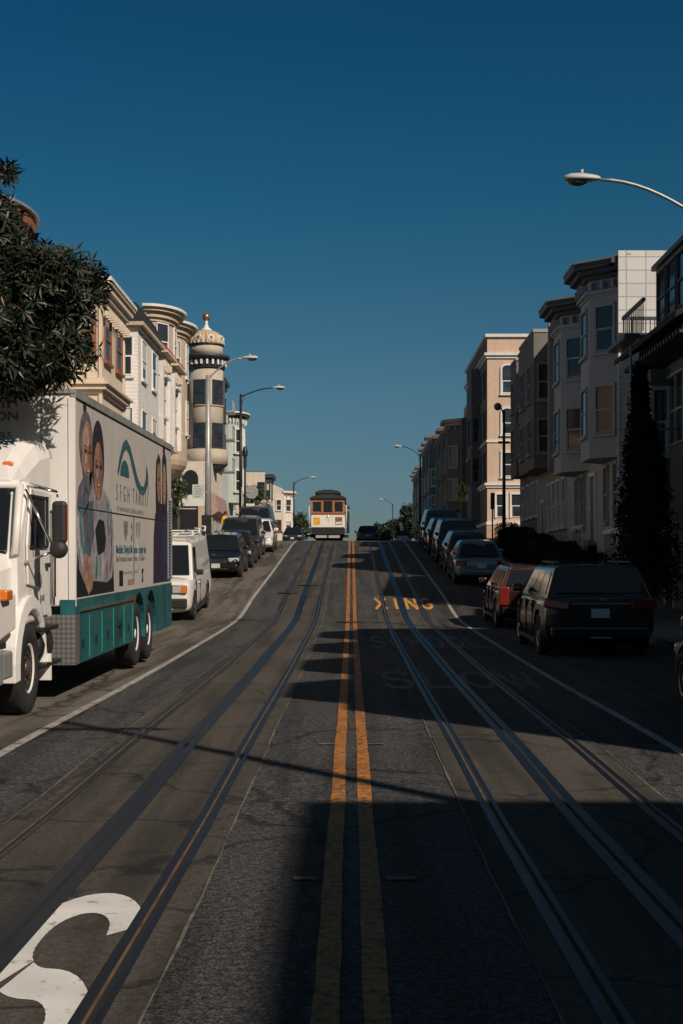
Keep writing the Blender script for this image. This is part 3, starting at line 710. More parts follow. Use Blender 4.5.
# R3, R4
h = House(1, 57.4, 67.0, 8.75, 12.0, 'taupe house with flat square bays and a narrow clapboard edge, next past the grey bays', 'house')
h.wall(TAUPES); h.roof()
b = MB(); b.b2(h.T(0, .78, 5.8), h.T(.3, .0, 12.15)); b.build('edge_wall', TAUPES, h.root)
for a, c in ((4.2, 9.3),):
    h.bay('box', a, c, .85, 6.2, 12.1, TAUPE, [(6.9, 8.3), (9.2, 10.7)], ww=.45, wm=TAUPES, cw=.06, fw=2)
    h.cornice('box', a, c, .85, 12.1, [(0, .14, .04)], TAUPES)
for u in (.9, 2.3, 3.7, 5.1): h.window(h.T(u, 0, 3.6), h.N(0, 1), .7, 1.9, WTRIM)
h.door(7.2, .9, 2.2)
h = House(1, 67.2, 78.4, 9.3, 12.9, 'dark taupe corner house with flat square bays, in front of the peach building', 'house')
h.wall(TAUPE); h.roof()
for a in (.6, 4.2, 7.8):
    h.bay('box', a, a+2.6, .6, 6.8, 12.9, TAUPE, [(7.8, 9.3), (10.3, 11.8)], ww=.6, wm=TAUPES)
    h.cornice('box', a, a+2.6, .6, 12.9, [(0, .12, .06)], TAUPES)
for u in (1.2, 3.2, 5.2, 7.2, 9.2): h.window(h.T(u, 0, 4.6), h.N(0, 1), .9, 1.6, WTRIM)

# R5 peach building beyond the side road
h = House(1, 94.0, 111, RX, 17.3, 'five-storey peach building with white ledges and arched windows on its sunlit end', 'building', name='apartment_building')
h.wall(mat('shaded_peach_stucco', (.20, .155, .12), .85, var=.08, bump=.15), u0=.06, z0=2.4, depth=14); h.roof(depth=14)  # street side in darkened peach, its shade put into the colour
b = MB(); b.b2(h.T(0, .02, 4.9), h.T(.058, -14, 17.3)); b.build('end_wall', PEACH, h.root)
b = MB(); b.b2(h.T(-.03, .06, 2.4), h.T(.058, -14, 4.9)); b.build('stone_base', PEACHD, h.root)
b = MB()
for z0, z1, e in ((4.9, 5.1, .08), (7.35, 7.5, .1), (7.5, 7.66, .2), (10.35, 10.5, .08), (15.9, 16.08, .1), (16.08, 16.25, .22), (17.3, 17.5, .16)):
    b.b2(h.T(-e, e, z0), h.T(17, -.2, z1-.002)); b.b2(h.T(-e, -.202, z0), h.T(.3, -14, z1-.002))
b.build('ledge', WTRIM, h.root)
s_ = Vector((0, -1, 0))
for v in (-1.45, -4.2, -7.0):
    h.window(h.T(0, v+.55, 5.4), s_, .6, 1.5, WTRIM, sill=False, cw=.12); h.window(h.T(0, v-.5, 5.4), s_, .72, 1.5, WTRIM, sill=False, cw=.12)
    h.window(h.T(0, v+.15, 8.1), s_, .66, 1.55, WTRIM, cw=.12)
    h.window(h.T(0, v+.15, 10.9), s_, .66, 1.45, WTRIM, arch=True, cw=.12)
    h.window(h.T(0, v+.15, 13.6), s_, .66, 1.6, WTRIM, arch=True, cw=.12)
    h.window(h.T(0, v, 3.95), s_, 1.1, .6, DTRIM, sill=False, cw=.06)
for u in (1.8, 4.6, 7.4, 10.2, 13.0):
    for z0 in (8.1, 10.9, 13.6): h.window(h.T(u, 0, z0), h.N(0, 1), .9, 1.6, TAUPE)
h.bay('box', 5.5, 8.5, .6, 5.4, 16.0, TAUPE, [(8.1, 9.7), (10.9, 12.5)], ww=.8, wm=TAUPE)
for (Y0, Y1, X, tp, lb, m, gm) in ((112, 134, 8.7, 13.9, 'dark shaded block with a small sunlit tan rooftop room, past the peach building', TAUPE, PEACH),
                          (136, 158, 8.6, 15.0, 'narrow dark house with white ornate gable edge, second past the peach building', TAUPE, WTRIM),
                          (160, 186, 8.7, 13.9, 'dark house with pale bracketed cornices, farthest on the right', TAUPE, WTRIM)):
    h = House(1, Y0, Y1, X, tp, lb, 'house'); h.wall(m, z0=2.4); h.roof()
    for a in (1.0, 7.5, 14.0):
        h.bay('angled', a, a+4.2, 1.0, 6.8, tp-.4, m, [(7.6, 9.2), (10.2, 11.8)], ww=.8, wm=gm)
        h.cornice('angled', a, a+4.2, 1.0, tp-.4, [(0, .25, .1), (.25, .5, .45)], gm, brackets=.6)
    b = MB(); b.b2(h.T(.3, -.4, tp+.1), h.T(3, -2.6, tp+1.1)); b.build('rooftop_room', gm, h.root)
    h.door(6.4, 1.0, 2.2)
# ------------------------------------------------------------------ trees
def leaf(b, p, d, n, L, W):
    d = d.normalized(); s = d.cross(n).normalized(); nn = s.cross(d)
    q0 = p; q1 = p + d*L*.45 + s*W*.5 - nn*L*.02; q2 = p + d*L - nn*L*.14; q3 = p + d*L*.45 - s*W*.5 - nn*L*.02
    b.add([q0, q1, q2, q3], [(0, 1, 2), (0, 2, 3)])
def rnd(): 
    while True:
        v = Vector((random.uniform(-1, 1), random.uniform(-1, 1), random.uniform(-1, 1)))
        if .05 < v.length <= 1: return v
def whorl(b, p, out, L, W, k=7):
    out = out.normalized(); a = out.orthogonal().normalized(); c = out.cross(a); ph = random.uniform(0, 6.28)
    for i in range(k):
        t = ph + 6.283*i/k; d = out*random.uniform(.25, .8) + (a*math.cos(t) + c*math.sin(t)) + Vector((0, 0, -.15))
        leaf(b, p + d.normalized()*.02, d, out + rnd()*.3, L*random.uniform(.7, 1.2), W*random.uniform(.8, 1.2))
def crown(blobs, dens, L, W, k, cx=None):
    b = MB(); tips = []
    for (c, r) in blobs:
        c = Vector(c); rr = Vector(r) if not isinstance(r, (int, float)) else Vector((r, r, r))
        n = int(dens * (rr.x*rr.y*rr.z)**(2/3) )
        for i in range(n):
            v = rnd().normalized() * (random.uniform(.55, 1.08) if random.random() < .85 else random.uniform(.1, .6))
            p = c + Vector((v.x*rr.x, v.y*rr.y, v.z*rr.z)); out = v + Vector((0, 0, .25)) + rnd()*.5
            whorl(b, p, out, L, W, k)
    return b
def limbs(root_pts, targets, r0):
    b = MB(); base = Vector(root_pts[0]); fork = Vector(root_pts[-1])
    b.tube(root_pts, [r0*(1-.35*i/(len(root_pts)-1)) for i in range(len(root_pts))], 10)
    for t in targets:
        t = Vector(t); m1 = fork.lerp(t, .4) + Vector((random.uniform(-.2, .2), random.uniform(-.2, .2), .15*(t-fork).length)); 
        b.tube([fork - Vector((0, 0, .15)), m1, m1.lerp(t, .6), t], [r0*.5, r0*.34, r0*.2, r0*.06], 7)
        for q in range(3):
            e = t + rnd()*.3; b.tube([m1.lerp(t, .5+.15*q), e], [r0*.14, r0*.04], 5)
    return b
random.seed(11)
r = empty('broadleaf_tree', (-7.0, 17.2, zr(17.2)+.14), 'large dark leafy street tree overhanging the front of the white truck', 'tree', None)
blobs = [((-7.2, 18.9, 5.9), (2.7, 2.0, 1.5)), ((-5.1, 18.4, 5.7), (1.1, 1.0, .85)), ((-3.85, 18.6, 5.35), (.72, .8, .45)), ((-4.5, 18.2, 4.95), (.95, .9, .75)), ((-3.5, 18.6, 5.35), (.36, .4, .26)),
         ((-3.75, 18.3, 4.45), (.55, .7, .36)), ((-4.2, 17.9, 4.3), (.6, .6, .4)), ((-5.4, 17.9, 5.0), (1.3, 1.1, 1.0)), ((-5.2, 17.2, 4.3), (1.1, .7, .45)), ((-7.3, 17.8, 4.5), (1.6, 1.0, .7)), ((-9, 19.2, 5.4), (1.3, 1.5, 1.2)), ((-5.9, 18.4, 6.4), (1.2, 1.1, .45)), ((-4.8, 18.3, 6.2), (.55, .6, .32)),
         ((-7.6, 19.2, 7.2), (1.3, 1.2, .6)), ((-6.25, 18.3, 7.0), (.18, .18, .15))]
blobs = [((c[0]*.87-.07, c[1]-2.5, 1.58+(c[2]-1.58)*.87+.02), tuple(q*.87 for q in r_)) for c, r_ in blobs] + [((-4.2, 16.0, 5.3), (.6, .6, .42)), ((-3.85, 15.9, 5.0), (.4, .5, .3)), ((-4.4, 16.2, 5.6), (.45, .5, .3)), ((-3.92, 16.0, 6.1), (.13, .13, .12)), ((-4.1, 16.0, 5.85), (.1, .1, .2)), ((-3.35, 15.3, 4.75), (.36, .3, .42)), ((-3.75, 15.1, 4.35), (.5, .35, .4)), ((-3.2, 15.6, 4.45), (.3, .3, .3)), ((-3.3, 15.7, 4.5), (.42, .35, .5)), ((-3.6, 16.0, 3.85), (.4, .4, .22)), ((-4.2, 16.1, 3.8), (.6, .4, .25))]
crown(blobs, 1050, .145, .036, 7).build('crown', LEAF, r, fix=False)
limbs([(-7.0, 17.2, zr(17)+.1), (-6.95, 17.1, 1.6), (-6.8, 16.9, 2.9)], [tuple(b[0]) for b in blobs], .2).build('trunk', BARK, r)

def small_tree(x, y, hh, w, label, group=None, name='street_tree', L=.3, dens=60, base=None, nb=7, leafm=None, cr=.62):
    z0 = (zr(y) + .14) if base is None else base
    r = empty(name, (x, y, z0), label, 'tree', group); bl = []
    for i in range(nb):
        a = random.uniform(0, 6.28); q = random.uniform(.2, .6)*w; zz = z0 + hh*(1-cr) + hh*cr*random.uniform(.25, .85)
        bl.append(((x+q*math.cos(a), y+q*math.sin(a), zz), (w*random.uniform(.28, .45), w*random.uniform(.28, .45), hh*cr*random.uniform(.16, .28))))
    bl.append(((x, y, z0+hh*(1-cr*.5)), (w*.55, w*.55, hh*cr*.42))); bl.append(((x+.1*w, y, z0+hh*.93), (w*.2, w*.2, hh*.09)))
    crown(bl, dens, L, L*.45, 5).build('crown', leafm or LEAF2, r, fix=False)
    limbs([(x, y, z0-.1), (x+.05, y, z0+hh*.25), (x, y+.05, z0+hh*.42)], [b[0] for b in bl], .1+hh*.01).build('trunk', BARK, r)
small_tree(-11.3, 92.4, 5.0, 1.1, 'slim green tree against the white wall under the domed tower', L=.16, dens=200, cr=.75)
small_tree(-8.7, 128, 5.0, 1.6, 'dark bushy tree behind the back of the stop sign', L=.3, dens=90, cr=.8)
small_tree(-8.0, 232, 6.0, 2.0, 'small dark tree on the crest just left of the cable car', L=.45, cr=.8)
GT = 'dark trees on the right side of the crest'
small_tree(4.8, 208, 3.4, 1.8, 'dark rounded tree on the crest nearest the dark car, lowest of the group', GT, leafm=LEAF, L=.45, cr=.9, dens=80)
small_tree(7.2, 214, 4.5, 2.6, 'dark broad tree on the crest in the middle of the group', GT, leafm=LEAF, L=.45, cr=.9, dens=80)
small_tree(8.4, 203, 6.0, 1.6, 'tallest dark tree on the crest with a tufted top, by the small lamp', GT, leafm=LEAF, L=.45, cr=.9, dens=80)
small_tree(10.4, 216, 4.9, 2.6, 'dark tree on the crest just left of the row of shaded houses', GT, leafm=LEAF, L=.45, cr=.9, dens=80)
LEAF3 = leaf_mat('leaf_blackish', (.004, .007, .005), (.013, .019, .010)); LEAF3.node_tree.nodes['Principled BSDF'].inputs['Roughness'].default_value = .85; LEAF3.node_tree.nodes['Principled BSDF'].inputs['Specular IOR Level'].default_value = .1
# conifer in front of the dark house
def conifer(x, y, hh, w, label):
    z0 = zr(y)+.14; r = empty('conifer_tree', (x, y, z0), label, 'tree'); b = MB()
    for i in range(900):
        t = random.random()**.8; z = z0 + .5 + t*(hh-.5); rad = w*(1-t)**.75*random.uniform(.55, 1.05)*(1+.18*math.sin(t*40+i)); a = random.uniform(0, 6.28)
        p = Vector((x+rad*math.cos(a), y+rad*math.sin(a), z)); whorl(b, p, Vector((math.cos(a), math.sin(a), .7)), .24, .07, 5)
    b.build('crown', LEAF3, r, fix=False)
    b = MB(); b.tube([(x, y, z0-.1), (x, y, z0+hh*.5), (x, y, z0+hh*.98)], [.14, .09, .015]); b.build('trunk', BARK, r)
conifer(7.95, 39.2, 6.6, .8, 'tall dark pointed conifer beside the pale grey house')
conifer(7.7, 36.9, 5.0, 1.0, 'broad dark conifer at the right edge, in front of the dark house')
# dark hedge along the right pavement
r = MB(); random.seed(5)
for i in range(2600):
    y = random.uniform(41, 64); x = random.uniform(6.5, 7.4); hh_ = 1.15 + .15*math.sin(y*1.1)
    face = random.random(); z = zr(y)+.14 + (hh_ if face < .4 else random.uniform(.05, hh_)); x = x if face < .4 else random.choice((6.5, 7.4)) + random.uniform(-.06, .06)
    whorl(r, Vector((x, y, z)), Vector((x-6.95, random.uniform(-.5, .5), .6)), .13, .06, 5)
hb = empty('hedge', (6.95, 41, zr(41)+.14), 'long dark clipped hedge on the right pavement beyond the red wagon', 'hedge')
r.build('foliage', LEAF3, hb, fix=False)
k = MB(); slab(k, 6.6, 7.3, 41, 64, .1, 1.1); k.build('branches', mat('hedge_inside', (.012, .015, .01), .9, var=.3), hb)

# ------------------------------------------------------------------ street furniture
def lamp(x, y, side, hh, reach, label, group='cobra-head street lamps', m=None, drop=0.0, rise=.55, pole_r=.09, base_box=False, hl=.72):
    m = m or GALV; z0 = zr(y)+.14; r = empty('street_lamp', (x, y, z0), label, 'street lamp', group)
    b = MB(); b.tube([(x, y, z0), (x, y, z0+hh)], [pole_r*1.25, pole_r*.75], 12); b.lathe([(0, z0), (.2, z0), (.2, z0+.04), (.13, z0+.3), (0, z0+.3)], 12, (x, y, 0)); b.build('pole', m, r)
    hx = x + side*reach; hz = z0 + hh + rise
    b = MB(); pts = [(x + side*reach*t, y, z0+hh-.15 + (rise+.15)*math.sin(t*math.pi/2)**(1.0)) for t in [i/10 for i in range(11)]]
    b.tube(pts, .035, 8); b.tube([(x, y, z0+hh-.7), (x+side*reach*.12, y, pts[1][2]-.02)], .02, 6); b.build('arm', m, r)
    rs = []
    for t, w_, h_ in ((0, .04, .04), (.06, .08, .06), (.25, .13, .085), (.5, .17, .11), (.8, .16, .10), (.95, .1, .07), (1, .03, .03)):
        rs.append([(hx + side*hl*t, y + w_*math.cos(a), hz + .02 + h_*max(-.35, math.sin(a))) for a in [2*math.pi*i/16 for i in range(16)]])
    b = MB(); b.loft(rs, smooth=True); b.tube([(hx+side*hl*.5, y, hz+.1), (hx+side*hl*.5, y, hz+.2)], .03); b.build('lamp_head', mat('lamp_housing', (.50, .49, .46), .5, var=.1), r)
    b = MB(); rs = []
    for k_ in range(6):
        t = k_/5*math.pi/2; rs.append([(hx+side*(hl*.62+hl*.3*math.cos(t)*math.cos(a)), y+.13*math.cos(t)*math.sin(a), hz-.01-.11*math.sin(t)) for a in [2*math.pi*i/16 for i in range(16)]])
    b.loft(rs, smooth=True); b.build('lens', mat('lamp_lens', (.10, .10, .09), .15, var=0, spec=.7), r)
    if base_box:
        b = MB(); b.box((x-.05, y-.14, z0+.85), (.42, .22, 1.7)); b.build('cabinet', DARKM, r)
    return r
lamp(7.25, 28.0, -1, 8.16, 2.35, 'grey lamp with a curved arm, nearest, reaching in at the upper right', rise=.85)
lamp(-6.35, 63, 1, 7.9, 1.5, 'pale thick lamp post by the white ornate house, nearest on the left', rise=.75, pole_r=.13, base_box=True)
lamp(-6.3, 81, 1, 8.2, 1.8, 'dark slim lamp post in front of the domed tower, second on the left', m=DARKM, rise=.35)
lamp(-6.35, 157, 1, 6.9, 1.7, 'distant dark lamp left of the cable car', m=DARKM, rise=.5)
lamp(6.3, 130, -1, 8.1, 1.7, 'dark lamp at the shaded end of the right side', m=DARKM, rise=.7)
lamp(6.2, 213, -1, 6.6, 1.4, 'tiny distant lamp above the dark trees on the crest', m=DARKM, rise=.6)
b0 = empty('shadow_pole', (6.9, 2.0, .14), 'unseen wooden pole added beside the viewpoint to cast a thin road shadow', 'utility pole')  # out-of-view pole, added for the thin shadow across the road
b = MB(); b.tube([(6.9, 2.0, 0), (6.9, 2.0, 12.1)], [.12, .075], 12); b.build('pole', BARK, b0)
b = MB(); b.box((6.9, 2.0, 11.5), (1.2, .1, .12)); b.build('crossarm', BARK, b0)
# pedestrian-scale lantern
x, y = 6.6, 61.5; z0 = zr(y)+.14
r = empty('lantern_post', (x, y, z0), 'dark pole with a small round lantern on a side arm, before the peach building', 'street lamp')
b = MB(); b.tube([(x, y, z0), (x, y, z0+6.3)], [.09, .055], 10); b.build('pole', DARKM, r)
b = MB(); b.tube([(x, y, z0+6.0), (x-.1, y, z0+6.35), (x-.22, y, z0+6.5)], .03); b.build('arm', DARKM, r)
b = MB(); b.lathe([(.17*math.sin(R(t)), z0+6.45-.17*math.cos(R(t))) for t in range(5, 180, 15)], 14, (x-.27, y, 0)); b.build('lantern', mat('smoked_globe', (.08, .08, .08), .2, var=0), r)
b = MB(); b.box((x, y, z0+4.9), (.5, .08, .1)); b.build('crossbar', DARKM, r)
x, y = 6.55, 66; z0 = zr(y)+.14
r = empty('signpost', (x, y, z0), 'thin dark post with a narrow sign seen edge-on, left of the lantern pole', 'sign post')
b = MB(); b.tube([(x, y, z0), (x, y, z0+2.6)], .035); b.build('post', DARKM, r)
b = MB(); b.box((x, y, z0+2.25), (.16, .3, .75)); b.build('plate', DARKM, r)
# school crossing sign
x, y = 6.12, 78.3; z0 = zr(y)+.14
r = empty('crossing_sign', (x, y, z0), 'yellow diamond crossing sign with a smaller plate below, in the shade', 'sign')
YS = mat('sign_yellow_green', (.42, .48, .05), .5, var=.05); BLK = mat('sign_black', (.015, .015, .015), .6, var=0)
b = MB(); b.tube([(x, y, z0), (x, y, z0+2.8)], .035); b.build('post', DARKM, r)
b = MB(); c = (x, y-.05, z0+2.75); b.loft([[(c[0]+a, c[1]+t, c[2]+q) for a, q in ((-.37, 0), (0, -.37), (.37, 0), (0, .37))] for t in (-.012, .012)]); dp = b.build('diamond_plate', YS, r)
b = MB(); b.lathe([(0, -.004), (.06, -.004), (.06, .0), (0, .0)], 12, (c[0], c[1]-.014, c[2]+.2), axis='y'); b.box((c[0], c[1]-.016, c[2]+.02), (.1, .004, .22)); b.box((c[0]-.05, c[1]-.016, c[2]-.18), (.05, .004, .2), Matrix.Rotation(.3, 3, 'Y')); b.box((c[0]+.06, c[1]-.016, c[2]-.18), (.05, .004, .2), Matrix.Rotation(-.3, 3, 'Y')); b.build('walking_symbol', BLK, dp)
b = MB(); b.box((x, y-.05, z0+2.15), (.45, .02, .3)); b.build('lower_plate', YS, r)
# stop sign, back towards the viewer
x, y = -5.75, 80.5; x = -6.2; z0 = zr(y)+.14
r = empty('stop_sign', (x, y, z0), 'octagonal stop sign seen from its grey back above the parked dark cars', 'sign')
b = MB(); b.tube([(x, y, z0), (x, y, z0+2.9)], .03); b.build('post', GALV, r)
RED = mat('sign_red', (.45, .02, .015), .5, var=.04)
oc = [(.40*math.cos(R(22.5+45*i)), .40*math.sin(R(22.5+45*i))) for i in range(8)]; cz = z0+2.62
b = MB(); b.loft([[(x+a+.55, y+.035, cz+q) for a, q in oc], [(x+a+.55, y+.045, cz+q) for a, q in oc]]); b.tube([(x, y, cz), (x+.5, y+.02, cz)], .02); sg = b.build('octagon_plate', mat('sign_back_grey', (.36, .35, .33), .5, .3, var=.08), r)
b = MB(); b.loft([[(x+a*.97+.55, y+.046, cz+q*.97) for a, q in oc], [(x+a*.97+.55, y+.05, cz+q*.97) for a, q in oc]]); b.build('red_face', RED, sg)
def text(s, size, m, name, parent=None, ext=.002, bold=0, align='CENTER'):
    c = bpy.data.curves.new('t', 'FONT'); c.body = s; c.size = size; c.extrude = ext; c.align_x = align; c.align_y = 'CENTER'; c.offset = bold; c.resolution_u = 3
    o = bpy.data.objects.new('t', c); COL.objects.link(o); bpy.context.view_layer.update()
    me = bpy.data.meshes.new_from_object(o.evaluated_get(bpy.context.evaluated_depsgraph_get())); bpy.data.objects.remove(o)
    me.materials.clear(); me.materials.append(m)
    o = bpy.data.objects.new(name, me); COL.objects.link(o)
    if parent is not None: o.parent = parent
    return o
def place_text(o, origin, right, up, parent_off=Vector((0, 0, 0)), sx=1, sy=1):
    right = Vector(right).normalized(); up = Vector(up).normalized(); n = right.cross(up)
    M = Matrix((right*sx, up*sy, n)).transposed().to_4x4(); M.translation = Vector(origin)
    o.data.transform(M); return o
t = text('STOP', .26, WTRIM, 'lettering', sg); place_text(t, Vector((x+.55, y+.053, cz))-r.location, (-1, 0, 0), (0, 0, 1))
# thick dark signal post
x, y = -6.4, 86; x = -6.35; y = 84.5 if False else 78.2
x = (245-351.3)/1422*78.2
z0 = zr(y)+.14
r = empty('signal_post', (x, y, z0), 'dark post with a thicker banded top, just left of the stop sign', 'post')
b = MB(); b.tube([(x, y, z0), (x, y, z0+5.0)], .06); b.build('pole', DARKM, r)
b = MB(); b.lathe([(0, z0+3.9), (.09, z0+3.9), (.09, z0+4.5), (.15, z0+4.55), (.15, z0+4.8), (.08, z0+5.05), (0, z0+5.05)], 12, (x, y, 0), smooth=False); b.build('post_top', DARKM, r)
# parking sign on lamp
x, y = -6.75, 62.6; z0 = zr(y)
r = empty('parking_sign', (x, y, z0+2.4), 'pale grey-green parking sign held beside the pale lamp post', 'sign')
b = MB(); b.box((x, y, z0+2.9), (.5, .02, .62)); pl_ = b.build('plate', mat('sign_pale', (.45, .48, .44), .5, var=.08), r)
b = MB()
for i in range(5): b.box((x+random.uniform(-.04, .04), y-.013, z0+3.12-i*.11), (random.uniform(.2, .36), .004, .03))
b.build('printed_lines', mat('sign_green', (.20, .28, .23), .6, var=0), pl_)
b = MB(); b.box((x+.36, y+.1, z0+2.9), (.2, .03, .06)); b.build('bracket', GALV, r)
# red newspaper box
x, y = 6.9, 79.0; y = 77.4; x = (459.5-351.3)/1422*y + .4; x = 5.95+.35; z0 = zr(y)+.14
r = empty('newspaper_box', (x, y, z0), 'red newspaper box on the right corner below the yellow sign', 'newspaper box')
b = MB(); b.box((x, y, z0+.72), (.5, .45, .65)); b.build('cabinet', RED, r, bevel=.03)
b = MB(); b.box((x, y-.23, z0+.78), (.36, .02, .36)); b.build('window', GLASSC, r)
b = MB(); b.box((x, y, z0+.2), (.2, .2, .4)); b.box((x, y, z0+.02), (.45, .4, .04)); b.build('pedestal', DARKM, r)
# ------------------------------------------------------------------ cars
def carpaint(name, col, metal=.3, rough=.3): return mat(name, col, rough, metal, var=.04, coat=.8)
BLKP = carpaint('black_car_paint', (.012, .013, .015)); NAVY = carpaint('dark_blue_car_paint', (.018, .024, .036)); SILV = carpaint('silver_car_paint', (.22, .24, .26), .6)
MAROON = carpaint('maroon_car_paint', (.04, .012, .011)); WHITEP = carpaint('white_vehicle_paint', (.74, .71, .67), 0, .4); GREYP = carpaint('dark_grey_car_paint', (.05, .054, .06)); GRNP = carpaint('grey_green_car_paint', (.06, .07, .07))
PLAST = mat('black_plastic', (.02, .02, .021), .6, var=.1); HEAD = mat('headlight_lens', (.62, .62, .60), .12, .3, var=.1, scale=20, coat=1); AMBER = mat('amber_lens', (.75, .20, .02), .25, var=.1, coat=.6)
TAIL = mat('red_lens', (.19, .016, .012), .25, var=.1, coat=.6); PLATE = mat('licence_plate', (.55, .55, .52), .5, var=.25, scale=25); RIM = mat('alloy_rim', (.35, .35, .35), .35, .8, var=.1)
def place(root, x, y, heading, base=None, yaw=None):
    """heading +1 faces up the street, -1 faces the viewer"""
    f = Vector((0, heading, heading*(zr(y+2)-zr(y-2))/4)) if yaw is None else Vector((math.sin(yaw), math.cos(yaw), 0))
    f.normalize(); rx = f.cross(Vector((0, 0, 1))).normalized(); up = rx.cross(f)
    M = Matrix((rx, f, up)).transposed().to_4x4(); M.translation = Vector((x, y, (zr(y-2)+zr(y+2))/2 if base is None else base)); root.matrix_world = M
def wheel(parent, x, y, rad, wid, out, rimc=None, hub=.62, z=None):
    z = rad if z is None else z
    b = MB(); s = out
    prof = [(rad*hub*.98, x - s*wid*.5), (rad*.9, x - s*wid*.5), (rad, x - s*wid*.38), (rad, x + s*wid*.36), (rad*.95, x + s*wid*.48), (rad*hub, x + s*wid*.5), (rad*hub*.97, x + s*wid*.40)]
    b.lathe(prof, 28, (0, y, z), axis='x'); w_ = b.build('wheel', TYRE, parent, local=True)
    b = MB(); b.lathe([(0, x + s*wid*.1), (rad*hub*.98, x + s*wid*.12), (rad*hub*.99, x + s*wid*.46), (rad*hub*.9, x+s*wid*.46), (rad*hub*.84, x+s*wid*.3), (rad*hub*.3, x+s*wid*.28), (rad*.14, x+s*wid*.42), (0, x+s*wid*.42)], 28, (0, y, z), axis='x')
    rm = b.build('rim', rimc or RIM, w_, local=True)
    b = MB()
    for i in range(5):
        a = 2*math.pi*i/5 + .3; M = Matrix.Rotation(a, 3, 'X'); b.box(Vector((x + s*wid*.34, y, z)) + M @ Vector((0, rad*hub*.56, 0)), (wid*.1, rad*hub*.2, rad*hub*.24), M)
    b.build('hub_opening', PLAST, rm, local=True)
    return w_
def panel(b, P, n_off, mu0=.08, mu1=.92, mv0=.1, mv1=.9, grid=1):
    """P: four corners (bottom-left, bottom-right, top-right, top-left) -> thin glass plate raised off the plane"""
    A, B_, C, D = [Vector(p) for p in P]; n = (B_-A).cross(D-A).normalized() * (1 if n_off > 0 else -1); o = abs(n_off)
    def q(u, v): return (A*(1-u)+B_*u)*(1-v) + (D*(1-u)+C*u)*v
    pts = [q(mu0, mv0), q(mu1, mv0), q(mu1, mv1), q(mu0, mv1)]
    b.loft([[p - n*.03 for p in pts], [p + n*o for p in pts]])
def car(name, label, cat, x, y, heading, paint, L=4.6, W=1.8, H=1.45, kind='sedan', group='cars parked along the kerb', yaw=None, base=None, roofp=None, rack=False, rimc=None, lights=True):
    r = empty(name, (0, 0, 0), label, cat, group)
    hb = {'sedan': .92, 'hatch': .95, 'suv': 1.06, 'van': 1.15, 'wagon': .98, 'minivan': 1.05, 'pickup': 1.0}[kind]*(1 if kind != 'suv' else 1)
    hood = {'sedan': .80, 'hatch': .84, 'suv': .98, 'van': 1.12, 'wagon': .88, 'minivan': .95, 'pickup': 1.0}[kind]
    w2 = W/2; rw = .33 if kind in ('sedan', 'hatch', 'wagon') else .37
    e = L/2
    front = {'van': .16, 'sedan': .275, 'hatch': .255}.get(kind, .235)*L
    rear_deck = {'sedan': .18*L, 'hatch': .02*L, 'suv': .01*L, 'van': .005*L, 'wagon': .01*L, 'minivan': .01*L, 'pickup': .4*L}[kind]
    sts = [(-e, .34, hb*.80, .80), (-e+.05, .27, hb*.93, .92), (-e+.22, .22, hb*.99, .985), (-e+rear_deck+.3, .2, hb, 1.0), (0, .2, hb, 1.0), (e-front-.25, .2, hb, 1.0), (e-front+.1, .2, hb*.97, 1.0),
           (e-.45, .22, hood, .98), (e-.16, .22, hood*.93, .92), (e-.04, .28, hood*.84, .84), (e, .36, hood*.70, .78)]
    if kind in ('van', 'suv', 'minivan', 'wagon'): sts[0] = (-e, .36, hb*.97, .92); sts[1] = (-e+.05, .3, hb, .97)
    b = MB(); rs = []
    for (yy, zb, zt, k) in sts:
        q = w2*k; half = [(q*.80, zb), (q*.96, zb+.08), (q, zb+.3*(zt-zb)), (q*1.0, zb+.55*(zt-zb)), (q*.965, zt-.14*(zt-zb)), (q*.90, zt-.02), (q*.45, zt+.015)]
        ring = [(a, yy, z) for a, z in half] + [(-a, yy, z) for a, z in half[::-1]]; rs.append(ring)
    b.loft(rs, smooth=True); body = b.build('body', paint, r, local=True, sub=2); bake(body)
    # wheel arches
    wy = (-e + (.19 if kind != 'van' else .24)*L, e - (.185 if kind != 'van' else .15)*L)
    cut = MB()
    for yy in wy:
        for s in (-1, 1): cut.lathe([(0, s*w2*1.2), (rw+.055, s*w2*1.2), (rw+.055, s*(w2-.26)), (0, s*(w2-.26))], 24, (0, yy, rw), axis='x', smooth=False)
    co = cut.build('cut', PLAST, local=True); md = body.modifiers.new('b', 'BOOLEAN'); md.operation = 'DIFFERENCE'; md.object = co; md.solver = 'EXACT'
    try: md.material_mode = 'TRANSFER'
    except Exception: pass
    bake(body); bpy.data.objects.remove(co)
    for yy in wy:
        for s in (-1, 1): wheel(r, s*(w2-.11), yy, rw, .2, s, rimc)
    # cabin
    c1 = e-front; c4 = -e+rear_deck+.03
    c2 = c1 - {'van': .45, 'sedan': .75, 'hatch': .8, 'suv': .65, 'wagon': .7, 'minivan': .8, 'pickup': .6}[kind]
    c3 = c4 + {'van': .1, 'sedan': .65, 'hatch': .45, 'suv': .28, 'wagon': .3, 'minivan': .3, 'pickup': .15}[kind]
    wb = w2*.93; wr = w2*({'van': .84, 'suv': .76, 'minivan': .76}.get(kind, .70)); zb = hb-.04; zt = H-.05
    FL, FR, RL, RR = (-wb, c1, zb), (wb, c1, zb), (-wb, c4, zb), (wb, c4, zb); fl, fr, rl, rr = (-wr, c2, zt), (wr, c2, zt), (-wr, c3, zt), (wr, c3, zt)
    cm = (c2+c3)/2; b = MB()
    rs = []
